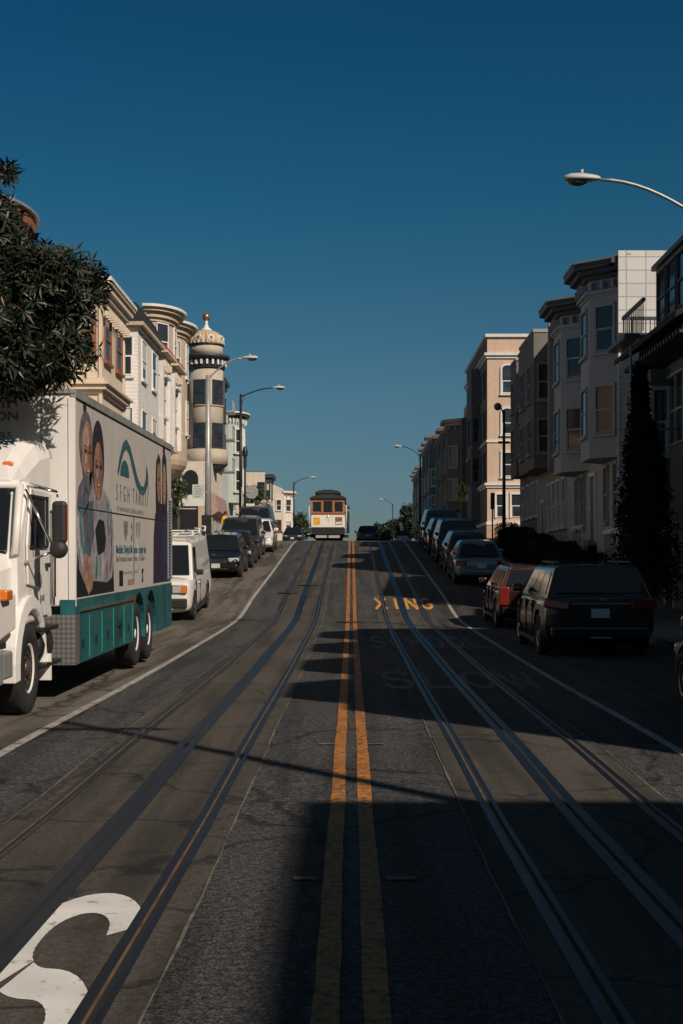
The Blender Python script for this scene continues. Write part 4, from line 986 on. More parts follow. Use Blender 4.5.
    def ring(y0, y1, t):  # ring between belt line y0 and roof line y1
        return [(-wb, y0, zb-.1), (-wb, y0, zb), (-wr, y1, zt-.03), (-wr*.86, y1, zt+.025), (0, y1, zt+.05), (wr*.86, y1, zt+.025), (wr, y1, zt-.03), (wb, y0, zb), (wb, y0, zb-.1)]
    b.loft([ring(c1, c2, 0), ring((c1+c2)/2, c2-.25, 0), ring(cm, cm, 0), ring(c4+.2 if c4+.2 < cm else c4, c3+.2, 0), ring(c4, c3, 0)], smooth=False)
    cab = b.build('cabin', roofp or paint, r, local=True, bevel=.035); bake(cab); cab.name = 'roof'
    b = MB(); panel(b, (FR, FL, fl, fr), .012, .05, .95, .08, .93); b.build('windshield', GLASSC, r, local=True)
    b = MB(); panel(b, (RL, RR, rr, rl), .012, .08, .92, .16 if kind != 'van' else .3, .88); b.build('rear_window', GLASSC, r, local=True)
    for s in (-1, 1):
        A, B_, C, D = (s*wb, c4, zb), (s*wb, c1, zb), (s*wr, c2, zt-.03), (s*wr, c3, zt-.03)
        segs = ((.09, .33), (.355, .60), (.625, .90)) if kind in ('suv', 'wagon', 'minivan') else (((.16, .50), (.53, .88)) if kind != 'van' else ((.80, .955),))
        for (u0, u1) in segs:
            if kind == 'pickup': continue
            b = MB(); panel(b, (A, B_, C, D), (.010 if s > 0 else -.010), u0, u1, .12, .88); b.build('side_window', GLASSC, r, local=True)
        b = MB(); b.box((s*(w2+.07), c1-.34, hb+.08), (.2, .12, .15)); b.build('mirror', PLAST if kind == 'van' else paint, r, local=True, bevel=.04)
        b = MB()
        for u in ((-.05*L), (.12*L)) if kind != 'van' else ((.2*L),): b.box((s*(w2*.995+.004), u-.25, hb*.80), (.03, .16, .035))
        b.build('door_handle', CHROME if paint in (BLKP,) else paint, r, local=True)
        b = MB()
        for u in ((-.16*L), (.035*L), (.235*L)) if kind != 'van' else ((.12*L), (.30*L)): b.box((s*w2*.985, u, .62), (.045, .012, hb*.62))
        b.box((s*w2*.96, 0, .245), (.09, L*.5, .07)); b.build('door_seam', PLAST, r, local=True)
        # lights
        hz = hood*.76
        if kind == 'van':
            b = MB(); b.box((s*(w2*.60), e-.01, .86), (.22, .1, .17)); b.build('headlight', HEAD, r, local=True, bevel=.015)
            b = MB(); b.box((s*(w2*.78), e-.04, .86), (.15, .16, .18)); b.build('turn_signal', AMBER, r, local=True, bevel=.015)
            b = MB(); b.box((s*w2*.84, -e-.01, 1.1), (.12, .06, .35)); b.build('taillight', TAIL, r, local=True, bevel=.02)
        else:
            M = rotz(-s*.55); b = MB(); b.box((s*(w2*.67), e-.18, hz+.03), (.42, .26, .15), M); b.build('headlight', HEAD, r, local=True, bevel=.045)
            zt_ = hb*.86; b = MB()
            if kind in ('wagon',): b.box((s*w2*.84, -e+.08, zt_-.06), (.24, .2, .44))
            elif kind == 'suv': b.box((s*(w2*.74), -e+.07, zt_), (.46, .26, .16), Matrix.Rotation(-s*.12, 3, 'Y') @ rotz(s*.3))
            else: b.box((s*(w2*.74), -e+.12, zt_-.04), (.38, .24, .17), rotz(s*.35))
            b.build('taillight', TAIL, r, local=True, bevel=.03)
    b = MB(); b.box((0, e-.03, .44 if kind != 'van' else .50), (W*.86, .16, .14 if kind != 'van' else .26)); b.build('front_bumper', paint if kind not in ('van', 'pickup') else PLAST, r, local=True, bevel=.04)
    b = MB(); b.box((0, -e+.02, .44), (W*.88, .2, .2)); b.build('rear_bumper', paint if kind != 'van' else PLAST, r, local=True, bevel=.05)
    b = MB(); b.box((0, e-.05, .60 if kind != 'van' else .86), (W*(.46 if kind != 'van' else .86), .09, .17 if kind != 'van' else .2)); b.build('grille', PLAST, r, local=True, bevel=.02)
    b = MB(); b.box((0, e+.02-.05, .68 if kind != 'van' else .98), (W*.40 if kind != 'van' else W*.8, .06, .022)); b.box((0, e+.03, .36), (W*.5, .03, .02)); b.build('chrome_trim', CHROME if kind != 'van' else WHITEP, r, local=True)
    b = MB(); b.box((0, e+.055, .47), (.31, .012, .155)); b.build('licence_plate', PLATE, r, local=True)
    b = MB(); b.box((0, -e-.012 if kind == 'sedan' else -e-.015, hb*.72), (.31, .05, .155)); b.build('licence_plate', PLATE, r, local=True)
    if kind in ('suv', 'wagon'):
        b = MB()
        for s in (-1, 1): b.tube([(s*wr*.85, c3+.15, zt+.03), (s*wr*.85, c3+.25, zt+.09), (s*wr*.85, c2-.25, zt+.09), (s*wr*.85, c2-.15, zt+.03)], .018, 6)
        b.build('roof_rail', PLAST, r, local=True)
    if rack:
        b = MB()
        for yy in (c2-.3, (c2+c3)/2, c3+.4):
            b.tube([(-w2*.86, yy, zt-.05), (-w2*.86, yy, zt+.17), (w2*.86, yy, zt+.17), (w2*.86, yy, zt-.05)], .022, 6)
            for s in (-1, 1): b.tube([(s*w2*.84, yy, zt+.15), (s*w2*.84, yy-.12, zt+.28), (s*w2*.7, yy-.12, zt+.3)], .03, 6)
        for s in (-.8, -.35, .35, .8): b.tube([(s*w2, c2+.1, zt+.19), (s*w2, c3+.1, zt+.19)], .018, 6)
        b.build('ladder_rack', WHITEP, r, local=True)
    place(r, x, y, heading, base, yaw)
    return r
LGp = 'cars parked along the left kerb'; RGp = 'cars parked along the right kerb'
v = car('white_van', 'white work van with amber turn signals and a ladder rack, behind the truck', 'van', -5.1, 39.4, -1, WHITEP, 5.4, 2.0, 2.05, 'van', LGp, rack=True)
t = text('HOME SERVICE', .2, mat('van_lettering_blue', (.10, .22, .32), .6, var=0), 'side_lettering', v); place_text(t, (-1.0, -1.2, 1.35), (0, -1, 0), (0, 0, 1))
car('parked_car', 'glossy black sedan with bright headlights, right behind the white van', 'car', -4.85, 53.1, -1, BLKP, 4.4, 1.78, 1.5, 'hatch', LGp)
car('parked_car', 'dark blue sedan nosed in behind the glossy black sedan on the left', 'car', -4.75, 57.8, -1, NAVY, 4.3, 1.72, 1.42, 'sedan', LGp)
car('parked_car', 'tall dark minivan, third dark vehicle behind the white van', 'minivan', -4.85, 62.9, -1, GREYP, 4.7, 1.9, 1.78, 'minivan', LGp)
car('parked_car', 'white small car squeezed between the dark minivan and the big dark off-roader', 'car', -4.45, 67.6, -1, WHITEP, 4.0, 1.7, 1.5, 'hatch', LGp)
car('parked_car', 'big dark off-roader with silver mirror near the top of the left kerb', 'car', -4.95, 73.6, -1, GREYP, 4.9, 2.0, 1.95, 'suv', LGp)
car('parked_car', 'black car with a pale bumper on the crest, farthest on the left', 'car', -5.1, 125, -1, BLKP, 4.6, 1.8, 1.45, 'sedan', LGp)
car('parked_car', 'white car parked in the side road below the domed tower', 'car', -12.9, 90.2, -1, WHITEP, 4.4, 1.75, 1.48, 'hatch', None, yaw=R(152), base=zr(89))
car('parked_car', 'grey car only its front wheel and fender in view at the right edge', 'car', 4.63, 14.6, 1, GREYP, 4.5, 1.84, 1.46, 'sedan', RGp)
sv = car('parked_car', 'black car with slim red taillights, nearest whole car on the right', 'car', 4.27, 26.75, 1, BLKP, 4.7, 1.94, 1.60, 'suv', RGp)
b = MB(); b.box((.0, -2.40, .40), (.36, .03, .12)); b.build('bumper_sticker_plate', PLATE, sv, local=True)
b = MB(); b.box((0, -2.33, .93), (1.3, .05, .025)); b.box((.05, -2.35, 1.0), (.12, .04, .05)); b.build('tailgate_trim', CHROME, sv, local=True)
car('parked_car', 'maroon red wagon with tall red taillight ahead of the black car', 'car', 4.35, 35.9, 1, MAROON, 4.6, 1.76, 1.5, 'wagon', RGp)
car('parked_car', 'silver-blue sedan, third from the front on the right, rear plate lit', 'car', 4.38, 50.1, 1, SILV, 4.5, 1.8, 1.45, 'sedan', RGp)
car('parked_car', 'dark green-grey hatchback just ahead of the silver-blue sedan', 'car', 4.4, 55.4, 1, GRNP, 4.3, 1.76, 1.55, 'hatch', RGp)
car('parked_car', 'tall dark off-roader two places ahead of the silver-blue sedan', 'car', 4.42, 60.8, 1, BLKP, 4.5, 1.85, 1.78, 'suv', RGp)
car('parked_car', 'dark blue-grey car with roof rails, three places ahead of the silver-blue sedan', 'car', 4.35, 66.2, 1, NAVY, 4.5, 1.82, 1.62, 'wagon', RGp)
car('parked_car', 'tall dark van-like car at the top of the right kerb, last before the side road', 'minivan', 4.45, 72.2, 1, GREYP, 4.7, 1.9, 1.85, 'minivan', RGp)
car('parked_car', 'white car with dark rear glass, beyond the crest on the right', 'car', 5.1, 143, 1, WHITEP, 4.4, 1.8, 1.5, 'hatch', RGp, roofp=BLKP)
car('moving_car', 'dark car driving away on the right tracks just over the crest', 'car', 1.35, 121, 1, BLKP, 4.6, 1.85, 1.5, 'sedan', None)

# ------------------------------------------------------------------ truck (faces the viewer; local +Y is its front)
TEAL = mat('teal_truck_paint', (.012, .115, .125), .45, var=.18, coat=.2, dirt=.45); WT = mat('white_truck_paint', (.80, .77, .73), .45, var=.03, coat=.2, dirt=.1)
PRINT = mat('box_side_print', (.54, .50, .46), .5, var=.04, dirt=.1)
tr = empty('box_truck', (0, 0, 0), 'white box truck with teal skirt and portraits printed on its side', 'truck')
# local: x right when facing forward; the street side is local -X (world +X)
X0 = -4.58; HW = 1.27
yb1, yb0 = 0.0, -9.1   # box front / rear in local y ; world y = 17 - local y
def TB(b, *a): return b
b = MB(); b.b2((-HW, yb0, 1.12), (HW, yb1, 3.68)); box = b.build('cargo_box', WT, tr, local=True, bevel=.02)
b = MB(); b.b2((-HW-.012, yb0+.03, 1.15), (-HW+.01, yb1-.05, 3.61)); b.b2((HW-.01, yb0+.03, 1.15), (HW+.012, yb1-.22, 3.61)); b.build('side_panel', PRINT, box, local=True)
b = MB()
for s in (-1, 1): b.b2((s*(HW-.03), yb0-.02, 3.615), (s*(HW+.035), yb1+.02, 3.71))
b.b2((-HW-.028, yb1-.02, 3.66), (HW+.028, yb1+.03, 3.708)); b.build('roof_rail', GALV, box, local=True)
b = MB()
for s in (-1, 1): b.b2((s*(HW-.06), yb1-.045, 1.12), (s*(HW+.022), yb1+.015, 3.61))
b.build('corner_post', WT, box, local=True)
b = MB(); b.b2((-.9, yb1, 1.3), (-.885, yb1+.012, 3.61)); b.b2((.885, yb1, 1.3), (.9, yb1+.012, 3.61)); b.build('panel_seam', GALV, box, local=True)
# teal skirt with wheel cutouts
b = MB(); b.b2((-HW-.016, yb0, .42), (HW+.016, yb1-.25, 1.2)); sk = b.build('skirt', TEAL, tr, local=True)
ax = [(-5.1), (-6.4)]
cut = MB()
for a in ax: 
    for s in (-1, 1): cut.lathe([(0, s*1.5), (.60, s*1.5), (.60, s*.75), (0, s*.75)], 28, (0, a, .55), axis='x', smooth=False)
co = cut.build('cut', PLAST, local=True); md = sk.modifiers.new('b', 'BOOLEAN'); md.object = co; md.operation = 'DIFFERENCE'; bake(sk); bpy.data.objects.remove(co)
b = MB()
for i, yy in enumerate((-.9, -1.8, -2.7, -3.6, -4.42)): 
    for s in (-1, 1): b.b2((s*HW, yy-.012, .45), (s*(HW+.024), yy+.012, .99))
b.build('compartment_seam', mat('bright_teal', (.02, .28, .22), .4, var=.1), sk, local=True)
b = MB()
for i, yy in enumerate((-.45, -1.35, -2.25, -4.0)): b.b2((-HW-.028, yy-.04, .6), (-HW, yy+.04, .7))
b.b2((-HW-.05, -3.3, .72), (-HW, -3.1, .75)); b.b2((-HW-.05, -3.2, .55), (-HW, -3.17, .8)); b.build('latch', DARKM, sk, local=True)
b = MB(); b.b2((-HW-.04, -4.4, 1.045), (-HW-.012, -.25, 1.07)); b.build('trim_strip', CHROME, sk, local=True)
b = MB(); b.b2((-HW-.045, -4.52, 1.0), (-HW-.01, -4.41, 1.1)); b.build('marker_light', TAIL, sk, local=True)
# diamond plate front corner of the skirt
DP = bpy.data.materials.new('diamond_plate'); DP.use_nodes = True; nt2 = DP.node_tree; bb = nt2.nodes['Principled BSDF']; bb.inputs['Metallic'].default_value = .7; bb.inputs['Roughness'].default_value = .42
tc = nt2.nodes.new('ShaderNodeTexCoord'); mp = nt2.nodes.new('ShaderNodeMapping'); mp.inputs['Rotation'].default_value = (0, R(45), 0); mp.inputs['Scale'].default_value = (24, 24, 24)
ck = nt2.nodes.new('ShaderNodeTexChecker'); ck.inputs['Scale'].default_value = 1; ck.inputs['Color1'].default_value = (.42, .40, .38, 1); ck.inputs['Color2'].default_value = (.24, .23, .22, 1)
nt2.links.new(tc.outputs['Object'], mp.inputs[0]); nt2.links.new(mp.outputs[0], ck.inputs[0]); nt2.links.new(ck.outputs[0], bb.inputs[0])
b = MB(); b.b2((-HW-.018, yb1-.245, .42), (HW+.018, yb1+.02, 1.02)); b.build('diamond_plate_panel', DP, tr, local=True)
b = MB(); b.b2((-HW-.02, yb1-.245, 1.022), (-HW+.16, yb1+.022, 1.2)); b.b2((HW-.16, yb1-.245, 1.022), (HW+.02, yb1+.022, 1.2)); b.build('corner_band', TEAL, tr, local=True)
for a in ax:
    for s in (-1, 1): wheel(tr, s*(HW-.16), a, .5, .28, s, WT, hub=.56)
b = MB(); b.b2((-.5, yb0+.3, .45), (.5, 2.6, .8)); b.build('chassis', DARKM, tr, local=True)
# vent slats and ladder at the rear of the street side
b = MB()
for i in range(26): b.b2((-HW-.03, yb0+.05, 1.3+i*.055), (-HW-.012, yb0+.55, 1.325+i*.055))
b.b2((-HW-.032, yb0+.04, 1.27), (-HW-.012, yb0+.07, 2.75)); b.b2((-HW-.032, yb0+.53, 1.27), (-HW-.012, yb0+.56, 2.75)); b.build('vent', GALV, box, local=True)
b = MB(); b.b2((-HW-.018, yb0+.03, 2.30), (-HW-.0, yb1-.22, 2.315)); b.b2((-HW-.018, -1.4, 2.32), (-HW-.0, -1.38, 2.95)); b.b2((-HW-.018, -1.4, 2.93), (-HW-.0, -.4, 2.95))
b.b2((-HW-.018, -4.6, 1.3), (-HW, -4.58, 2.29)); b.build('awning_seam', DARKM, box, local=True)
b = MB(); b.b2((-HW-.03, -4.48, 1.42), (-HW-.01, -4.44, 2.28)); b.b2((-HW-.03, -5.0, 1.5), (-HW-.01, -4.96, 2.2)); b.build('door_rail', GALV, box, local=True)
# printed portraits and logo, flat on the side. p(u, v): u metres back from the box front, v height
XS = -HW-.0125
def um(u): return .06+(u-.3)*1.33 if u < 2.5 else (2.95+(u-2.72)*1.2 if u < 5.5 else 6.7+(u-5.55)*.96)
def decal(pts, m, name, lay=1, parent=box):
    pts = [(um(u), v) for u, v in pts]
    b = MB(); x = XS - .0012*lay
    b.add([(x, -u, v) for u, v in pts], [tuple(range(len(pts)))]); b.build(name, m, parent, local=True, fix=False)
def ell(cu, cv, ru, rv, a0=0, a1=360, n=28): return [(cu+ru*math.cos(R(a0+(a1-a0)*i/n)), cv+rv*math.sin(R(a0+(a1-a0)*i/n))) for i in range(n + (a1-a0 < 360))]
def fl(name, col, var=.38, sc=9): return mat('print_'+name, col, .5, var=var, scale=sc)
SKIN1 = fl('skin_warm', (.36, .20, .14)); SKIN2 = fl('skin_tan', (.30, .165, .11)); HAIR = fl('hair_dark', (.022, .018, .02)); HG = fl('hair_grey', (.13, .125, .125)); SW = fl('sweater_grey', (.30, .28, .29)); SW2 = fl('sweater_slate', (.10, .11, .15))
TL = fl('stripe_teal', (.02, .22, .22)); WL = fl('stripe_white', (.50, .48, .46)); MV = fl('stripe_mauve', (.20, .12, .20)); BK = fl('black_cloth', (.015, .014, .018)); NV = fl('navy_cloth', (.025, .03, .075)); PU = fl('deep_shadow_cloth', (.035, .022, .045)); MO = fl('mouth', (.25, .05, .05))
WH = fl('white', (.62, .6, .57))
# main pair
SHD = fl('skin_shade', (.20, .11, .08)); BROWM = fl('brow_brown', (.09, .055, .045)); LIT = fl('skin_light', (.46, .29, .22))
decal([(.30, 1.22), (2.35, 1.22), (2.3, 1.7), (2.1, 2.0), (1.4, 2.1), (.7, 2.0), (.36, 1.75)], BK, 'portrait_lap', 1)
decal([(.34, 1.9), (.30, 2.3), (.42, 2.55), (.75, 2.75), (1.2, 2.68), (1.75, 2.6), (2.1, 2.45), (2.28, 2.2), (2.34, 1.75), (2.22, 1.42), (1.9, 1.36), (1.2, 1.4), (.75, 1.35), (.45, 1.55)], SW, 'portrait_sweater', 2)
decal([(.34, 2.30), (.42, 2.55), (.75, 2.76), (1.05, 2.70), (.9, 2.35), (.62, 2.2)], SW2, 'portrait_collar', 3)
decal([(.60, 2.2), (.9, 2.4), (1.15, 2.42), (1.2, 2.0), (1.0, 1.72), (.75, 1.7)], SW2, 'portrait_shirt', 3)
decal([(1.25, 2.05), (1.45, 2.2), (1.75, 2.18), (1.86, 1.95), (1.78, 1.78), (1.4, 1.72)], BK, 'portrait_shadow', 3)
def band(pts, wd, m, name, lay):
    pts = [(um(u), v) for u, v in pts]
    rb = ribbon(pts, wd/2); b = MB(); x = XS - .0012*lay
    b.loft([[(x, -l[0], l[1]), (x, -r_[0], r_[1])] for l, r_ in rb], closed=False, cap=False); b.build(name, m, box, local=True, fix=False)
band([(.36, 2.2), (.40, 1.95), (.52, 1.72), (.72, 1.58)], .10, WL, 'portrait_stripe', 4)
band([(.50, 2.3), (.54, 2.0), (.66, 1.8), (.82, 1.68)], .09, TL, 'portrait_stripe', 4)
band([(.40, 2.42), (.58, 2.5), (.75, 2.66)], .07, MV, 'portrait_stripe', 4)
band([(2.18, 2.35), (2.14, 2.1), (2.2, 1.8), (2.1, 1.5)], .08, MV, 'portrait_stripe', 4)
band([(2.0, 2.42), (1.98, 2.2), (2.05, 2.0)], .08, TL, 'portrait_stripe', 4)
band([(1.28, 1.42), (1.34, 1.6), (1.32, 1.72)], .10, TL, 'portrait_stripe', 4)
band([(1.62, 1.40), (1.66, 1.6), (1.62, 1.72)], .09, WL, 'portrait_stripe', 4)
band([(1.9, 1.38), (1.92, 1.65)], .08, MV, 'portrait_stripe', 4)
decal([(.66, 1.72), (.8, 1.76), (.98, 1.62), (1.12, 1.45), (1.08, 1.3), (.95, 1.26), (.88, 1.24), (.74, 1.34), (.64, 1.5)], SKIN1, 'portrait_hands', 5)
for i in range(3): band([(.76+i*.08, 1.6-i*.03), (.86+i*.08, 1.34+i*.02)], .012, SKIN2, 'portrait_finger_line', 6)
decal(ell(.80, 3.12, .34, .40), HG, 'portrait_hair', 5)
decal([(.68, 3.42), (.66, 3.60), (.72, 3.66), (.80, 3.62), (.82, 3.44)], HAIR, 'portrait_hair_bun', 4)
decal(ell(.84, 2.98, .27, .42), SKIN1, 'portrait_face', 6)
decal([(.62, 2.78), (.70, 2.58), (.95, 2.48), (1.1, 2.6), (1.1, 2.8), (.85, 2.72)], HG, 'portrait_beard', 7)
decal(ell(1.42, 2.98, .33, .50), HAIR, 'portrait_hair', 6)
decal(ell(1.42, 2.82, .25, .38), SKIN2, 'portrait_face', 7)
decal(ell(.94, 2.93, .16, .34, -90, 90, 14), SHD, 'portrait_face_shade', 7); decal(ell(.78, 3.2, .16, .13), LIT, 'portrait_forehead', 7)
decal(ell(1.52, 2.80, .14, .33, -90, 90, 14), SHD, 'portrait_face_shade', 8); decal(ell(1.36, 2.80, .09, .08), LIT, 'portrait_cheek', 8); decal(ell(.76, 2.92, .08, .07), LIT, 'portrait_cheek', 8)
for cu, cv in ((.84, 3.02), (1.42, 2.88)):
    for s in (-.10, .12): decal(ell(cu+s, cv, .05, .018, n=10), HAIR, 'portrait_eye', 9); decal([(cu+s-.055, cv+.055), (cu+s+.055, cv+.055), (cu+s+.04, cv+.07), (cu+s-.04, cv+.07)], BROWM, 'portrait_brow', 9); decal(ell(cu+s, cv, .075, .035, n=12), SHD, 'portrait_eye_socket', 8)
    decal([(cu-.025, cv-.02), (cu+.03, cv-.14), (cu-.045, cv-.14)], SW, 'portrait_nose', 8) if False else band([(cu+.02, cv), (cu+.05, cv-.13), (cu-.02, cv-.15)], .015, HG if cu < 1 else MV, 'portrait_nose', 9)
    decal(ell(cu+.01, cv-.23, .10, .04, 180, 360, 10), MO, 'portrait_mouth', 9); decal(ell(cu+.01, cv-.232, .07, .018, 180, 360, 10), WH, 'portrait_teeth', 10)
# second pair at the rear
decal([(5.55, 1.24), (7.75, 1.24), (7.9, 2.0), (7.6, 2.45), (7.0, 2.6), (6.3, 2.6), (5.8, 2.4), (5.6, 2.0)], PU, 'portrait_coat', 2)
decal([(6.7, 1.24), (7.85, 1.24), (7.9, 2.0), (7.6, 2.42), (6.95, 2.5), (6.6, 2.0)], NV, 'portrait_coat', 3)
decal([(5.9, 2.4), (5.85, 2.9), (5.95, 3.3), (6.25, 3.45), (6.5, 3.35), (6.55, 2.8), (6.5, 2.4)], HAIR, 'portrait_hair', 3)
decal(ell(6.27, 2.95, .24, .34), SKIN2, 'portrait_face', 4)
decal([(6.75, 2.4), (6.68, 2.9), (6.75, 3.4), (7.0, 3.56), (7.3, 3.4), (7.45, 2.8), (7.4, 2.4)], HAIR, 'portrait_hair', 4)
decal(ell(7.0, 2.95, .25, .36), SKIN1, 'portrait_face', 5)
decal([(6.85, 3.5), (6.82, 3.64), (7.1, 3.64), (7.1, 3.48)], HAIR, 'portrait_hair_bun', 5)
for cu, cv in ((6.27, 3.0), (7.0, 3.0)):
    for s in (-.09, .1): decal(ell(cu+s, cv, .045, .016, n=10), HAIR, 'portrait_eye', 7)
    decal(ell(cu, cv-.2, .08, .03, 180, 360, 10), MO, 'portrait_mouth', 7)
# logo wave
LG = fl('logo_teal', (.03, .10, .12), .1); TX = fl('text_grey', (.19, .17, .17), 0); TXB = fl('text_blue', (.04, .16, .22), 0); TXL = fl('text_pale_grey', (.26, .24, .23), 0)
top = [(2.85, 2.90), (3.0, 3.12), (3.25, 3.34), (3.5, 3.42), (3.8, 3.34), (4.1, 3.14), (4.4, 2.92), (4.7, 2.80), (4.95, 2.80), (5.15, 2.94), (5.2, 3.16)]
bot = [(5.34, 2.88), (5.2, 2.76), (4.95, 2.66), (4.65, 2.67), (4.3, 2.78), (4.0, 3.0), (3.75, 3.2), (3.5, 3.27), (3.3, 3.2), (3.1, 3.04), (2.9, 2.84)]
decal(top + bot, LG, 'logo_wave', 2)
decal([(5.2, 3.18), (5.36, 3.0), (5.40, 2.62), (5.34, 2.8)], LG, 'logo_wave_tip', 3)
decal(ell(3.38, 2.86, .34, .24, 0, 180, 14), LG, 'logo_hill', 3)
def stext(s, u, v, size, m, sx=1, sy=1, name='printed_lettering', bold=0, lay=3, align='LEFT'):
    o = text(s, size, m, name, box, ext=.0004, bold=bold, align=align); place_text(o, (XS-.0012*lay, -um(u), v), (0, -1, 0), (0, 0, 1), sx=sx*1.2, sy=sy); return o
for ch, u in zip('SFGHTANDII', (2.80, 3.07, 3.36, 3.66, 4.06, 4.32, 4.58, 4.86, 5.12, 5.28)): stext(ch, u, 2.60, .25, TX, sx=.95, sy=1.35, align='CENTER')
stext('AT SAN FRANCISCO GENERAL HOSPITAL', 2.8, 2.38, .085, TXL, sx=1.35, sy=1.1)
for i, cu in enumerate((3.45, 3.95, 4.45)):
    if i != 1: decal([(cu-.16, 2.22), (cu+.16, 2.22), (cu+.15, 2.05), (cu, 1.92), (cu-.15, 2.05)], TXL, 'printed_shield', 2); decal([(cu-.09, 2.18), (cu+.09, 2.18), (cu+.08, 2.06), (cu, 1.98), (cu-.08, 2.06)], TX, 'printed_shield', 3)
    else: band([(cu+.1, 2.22), (cu-.06, 2.16), (cu+.05, 2.08), (cu-.08, 1.98), (cu+.06, 1.93)], .05, TX, 'printed_emblem', 3)
stext('Mobile Digital Mammography for', 2.72, 1.80, .17, TXB, sx=1.08, sy=1.0, bold=.003)
stext('San Francisco General Hospital, Clinics', 2.72, 1.67, .13, TX, sx=1.12, sy=.9)
stext('serving women in our community', 3.2, 1.47, .07, TXL, sx=1.3)
decal([(2.95, 1.28), (3.22, 1.28), (3.22, 1.50), (2.95, 1.50)], BK, 'printed_block', 3)
decal([(3.6, 1.28), (4.1, 1.28), (4.1, 1.36), (3.6, 1.36)], fl('faded_red', (.36, .22, .17)), 'printed_block', 3)
decal([(4.75, 1.28), (4.88, 1.3), (4.85, 1.4), (4.92, 1.5), (4.74, 1.5), (4.8, 1.4)], BK, 'printed_mark', 3)
# lettering on the box front
FX = Vector((0, yb1+.014, 0))
def ftext(s, cx, v, size, m, sx=1, sy=1):
    o = text(s, size, m, 'front_lettering', box, ext=.0006, bold=.001); place_text(o, (cx, yb1+.016, v), (-1, 0, 0), (0, 0, 1), sx=sx, sy=sy)
ftext('SFGH', 0, 3.55, .2, TX, 1.2); ftext('FOUNDATION', .0, 3.38, .15, TX, 1.25); ftext('WOMEN ON WHEELS', .0, 3.16, .09, LG, 1.2); ftext('MOBILE HEALTH', .0, 3.03, .09, LG, 1.2)

# cab
CW = 1.08
b = MB(); rs = []
def cring(y, w_, z0, z1, rr=.14): return [(-w_, y, z0), (-w_, y, z1-rr), (-w_+rr*.3, y, z1-rr*.3), (-w_+rr, y, z1), (w_-rr, y, z1), (w_-rr*.3, y, z1-rr*.3), (w_, y, z1-rr), (w_, y, z0)]
b.loft([cring(.35, CW, 1.0, 2.58), cring(1.35, CW, 1.0, 2.56), cring(1.62, CW, 1.0, 2.44, .2)]); 
cab = b.build('cab', WT, tr, local=True, bevel=.03)
b = MB(); b.loft([cring(.32, CW-.02, 2.5, 3.08, .2), cring(.8, CW-.04, 2.5, 3.06, .25), cring(1.3, CW-.1, 2.5, 2.78, .2), cring(1.66, CW-.14, 2.5, 2.56, .05)], smooth=False); b.build('roof_fairing', WT, cab, local=True, bevel=.05)
b = MB()
for xx in (-.82, -.3, 0, .3, .82): b.box((xx, 1.36, 2.74), (.11, .07, .05))
b.build('marker_light', AMBER, cab, local=True, bevel=.015)
# windshield block slopes forward below
b = MB(); b.loft([[(-CW, 1.55, 1.0), (CW, 1.55, 1.0), (CW, 1.56, 2.5), (-CW, 1.56, 2.5)], [(-CW*.98, 1.95, 1.0), (CW*.98, 1.95, 1.0), (CW*.97, 1.93, 1.72), (-CW*.97, 1.93, 1.72)]])
b.build('cowl', WT, cab, local=True, bevel=.02)
A, B_, C, D = (CW*.93, 1.965, 1.78), (-CW*.93, 1.965, 1.78), (-CW*.90, 1.63, 2.46), (CW*.90, 1.63, 2.46)
b = MB(); panel(b, (A, B_, C, D), .02, .03, .97, .0, .98); b.build('windshield', GLASSC, cab, local=True)
b = MB(); b.tube([(-CW*.95, 1.95, 1.74), (-CW*.93, 1.62, 2.5)], .045); b.tube([(CW*.95, 1.95, 1.74), (CW*.93, 1.62, 2.5)], .045); b.tube([(-CW*.93, 1.62, 2.5), (CW*.93, 1.62, 2.5)], .05); b.tube([(0, 1.98, 1.76), (0, 1.66, 2.47)], .015); b.build('windshield_frame', WT, cab, local=True)
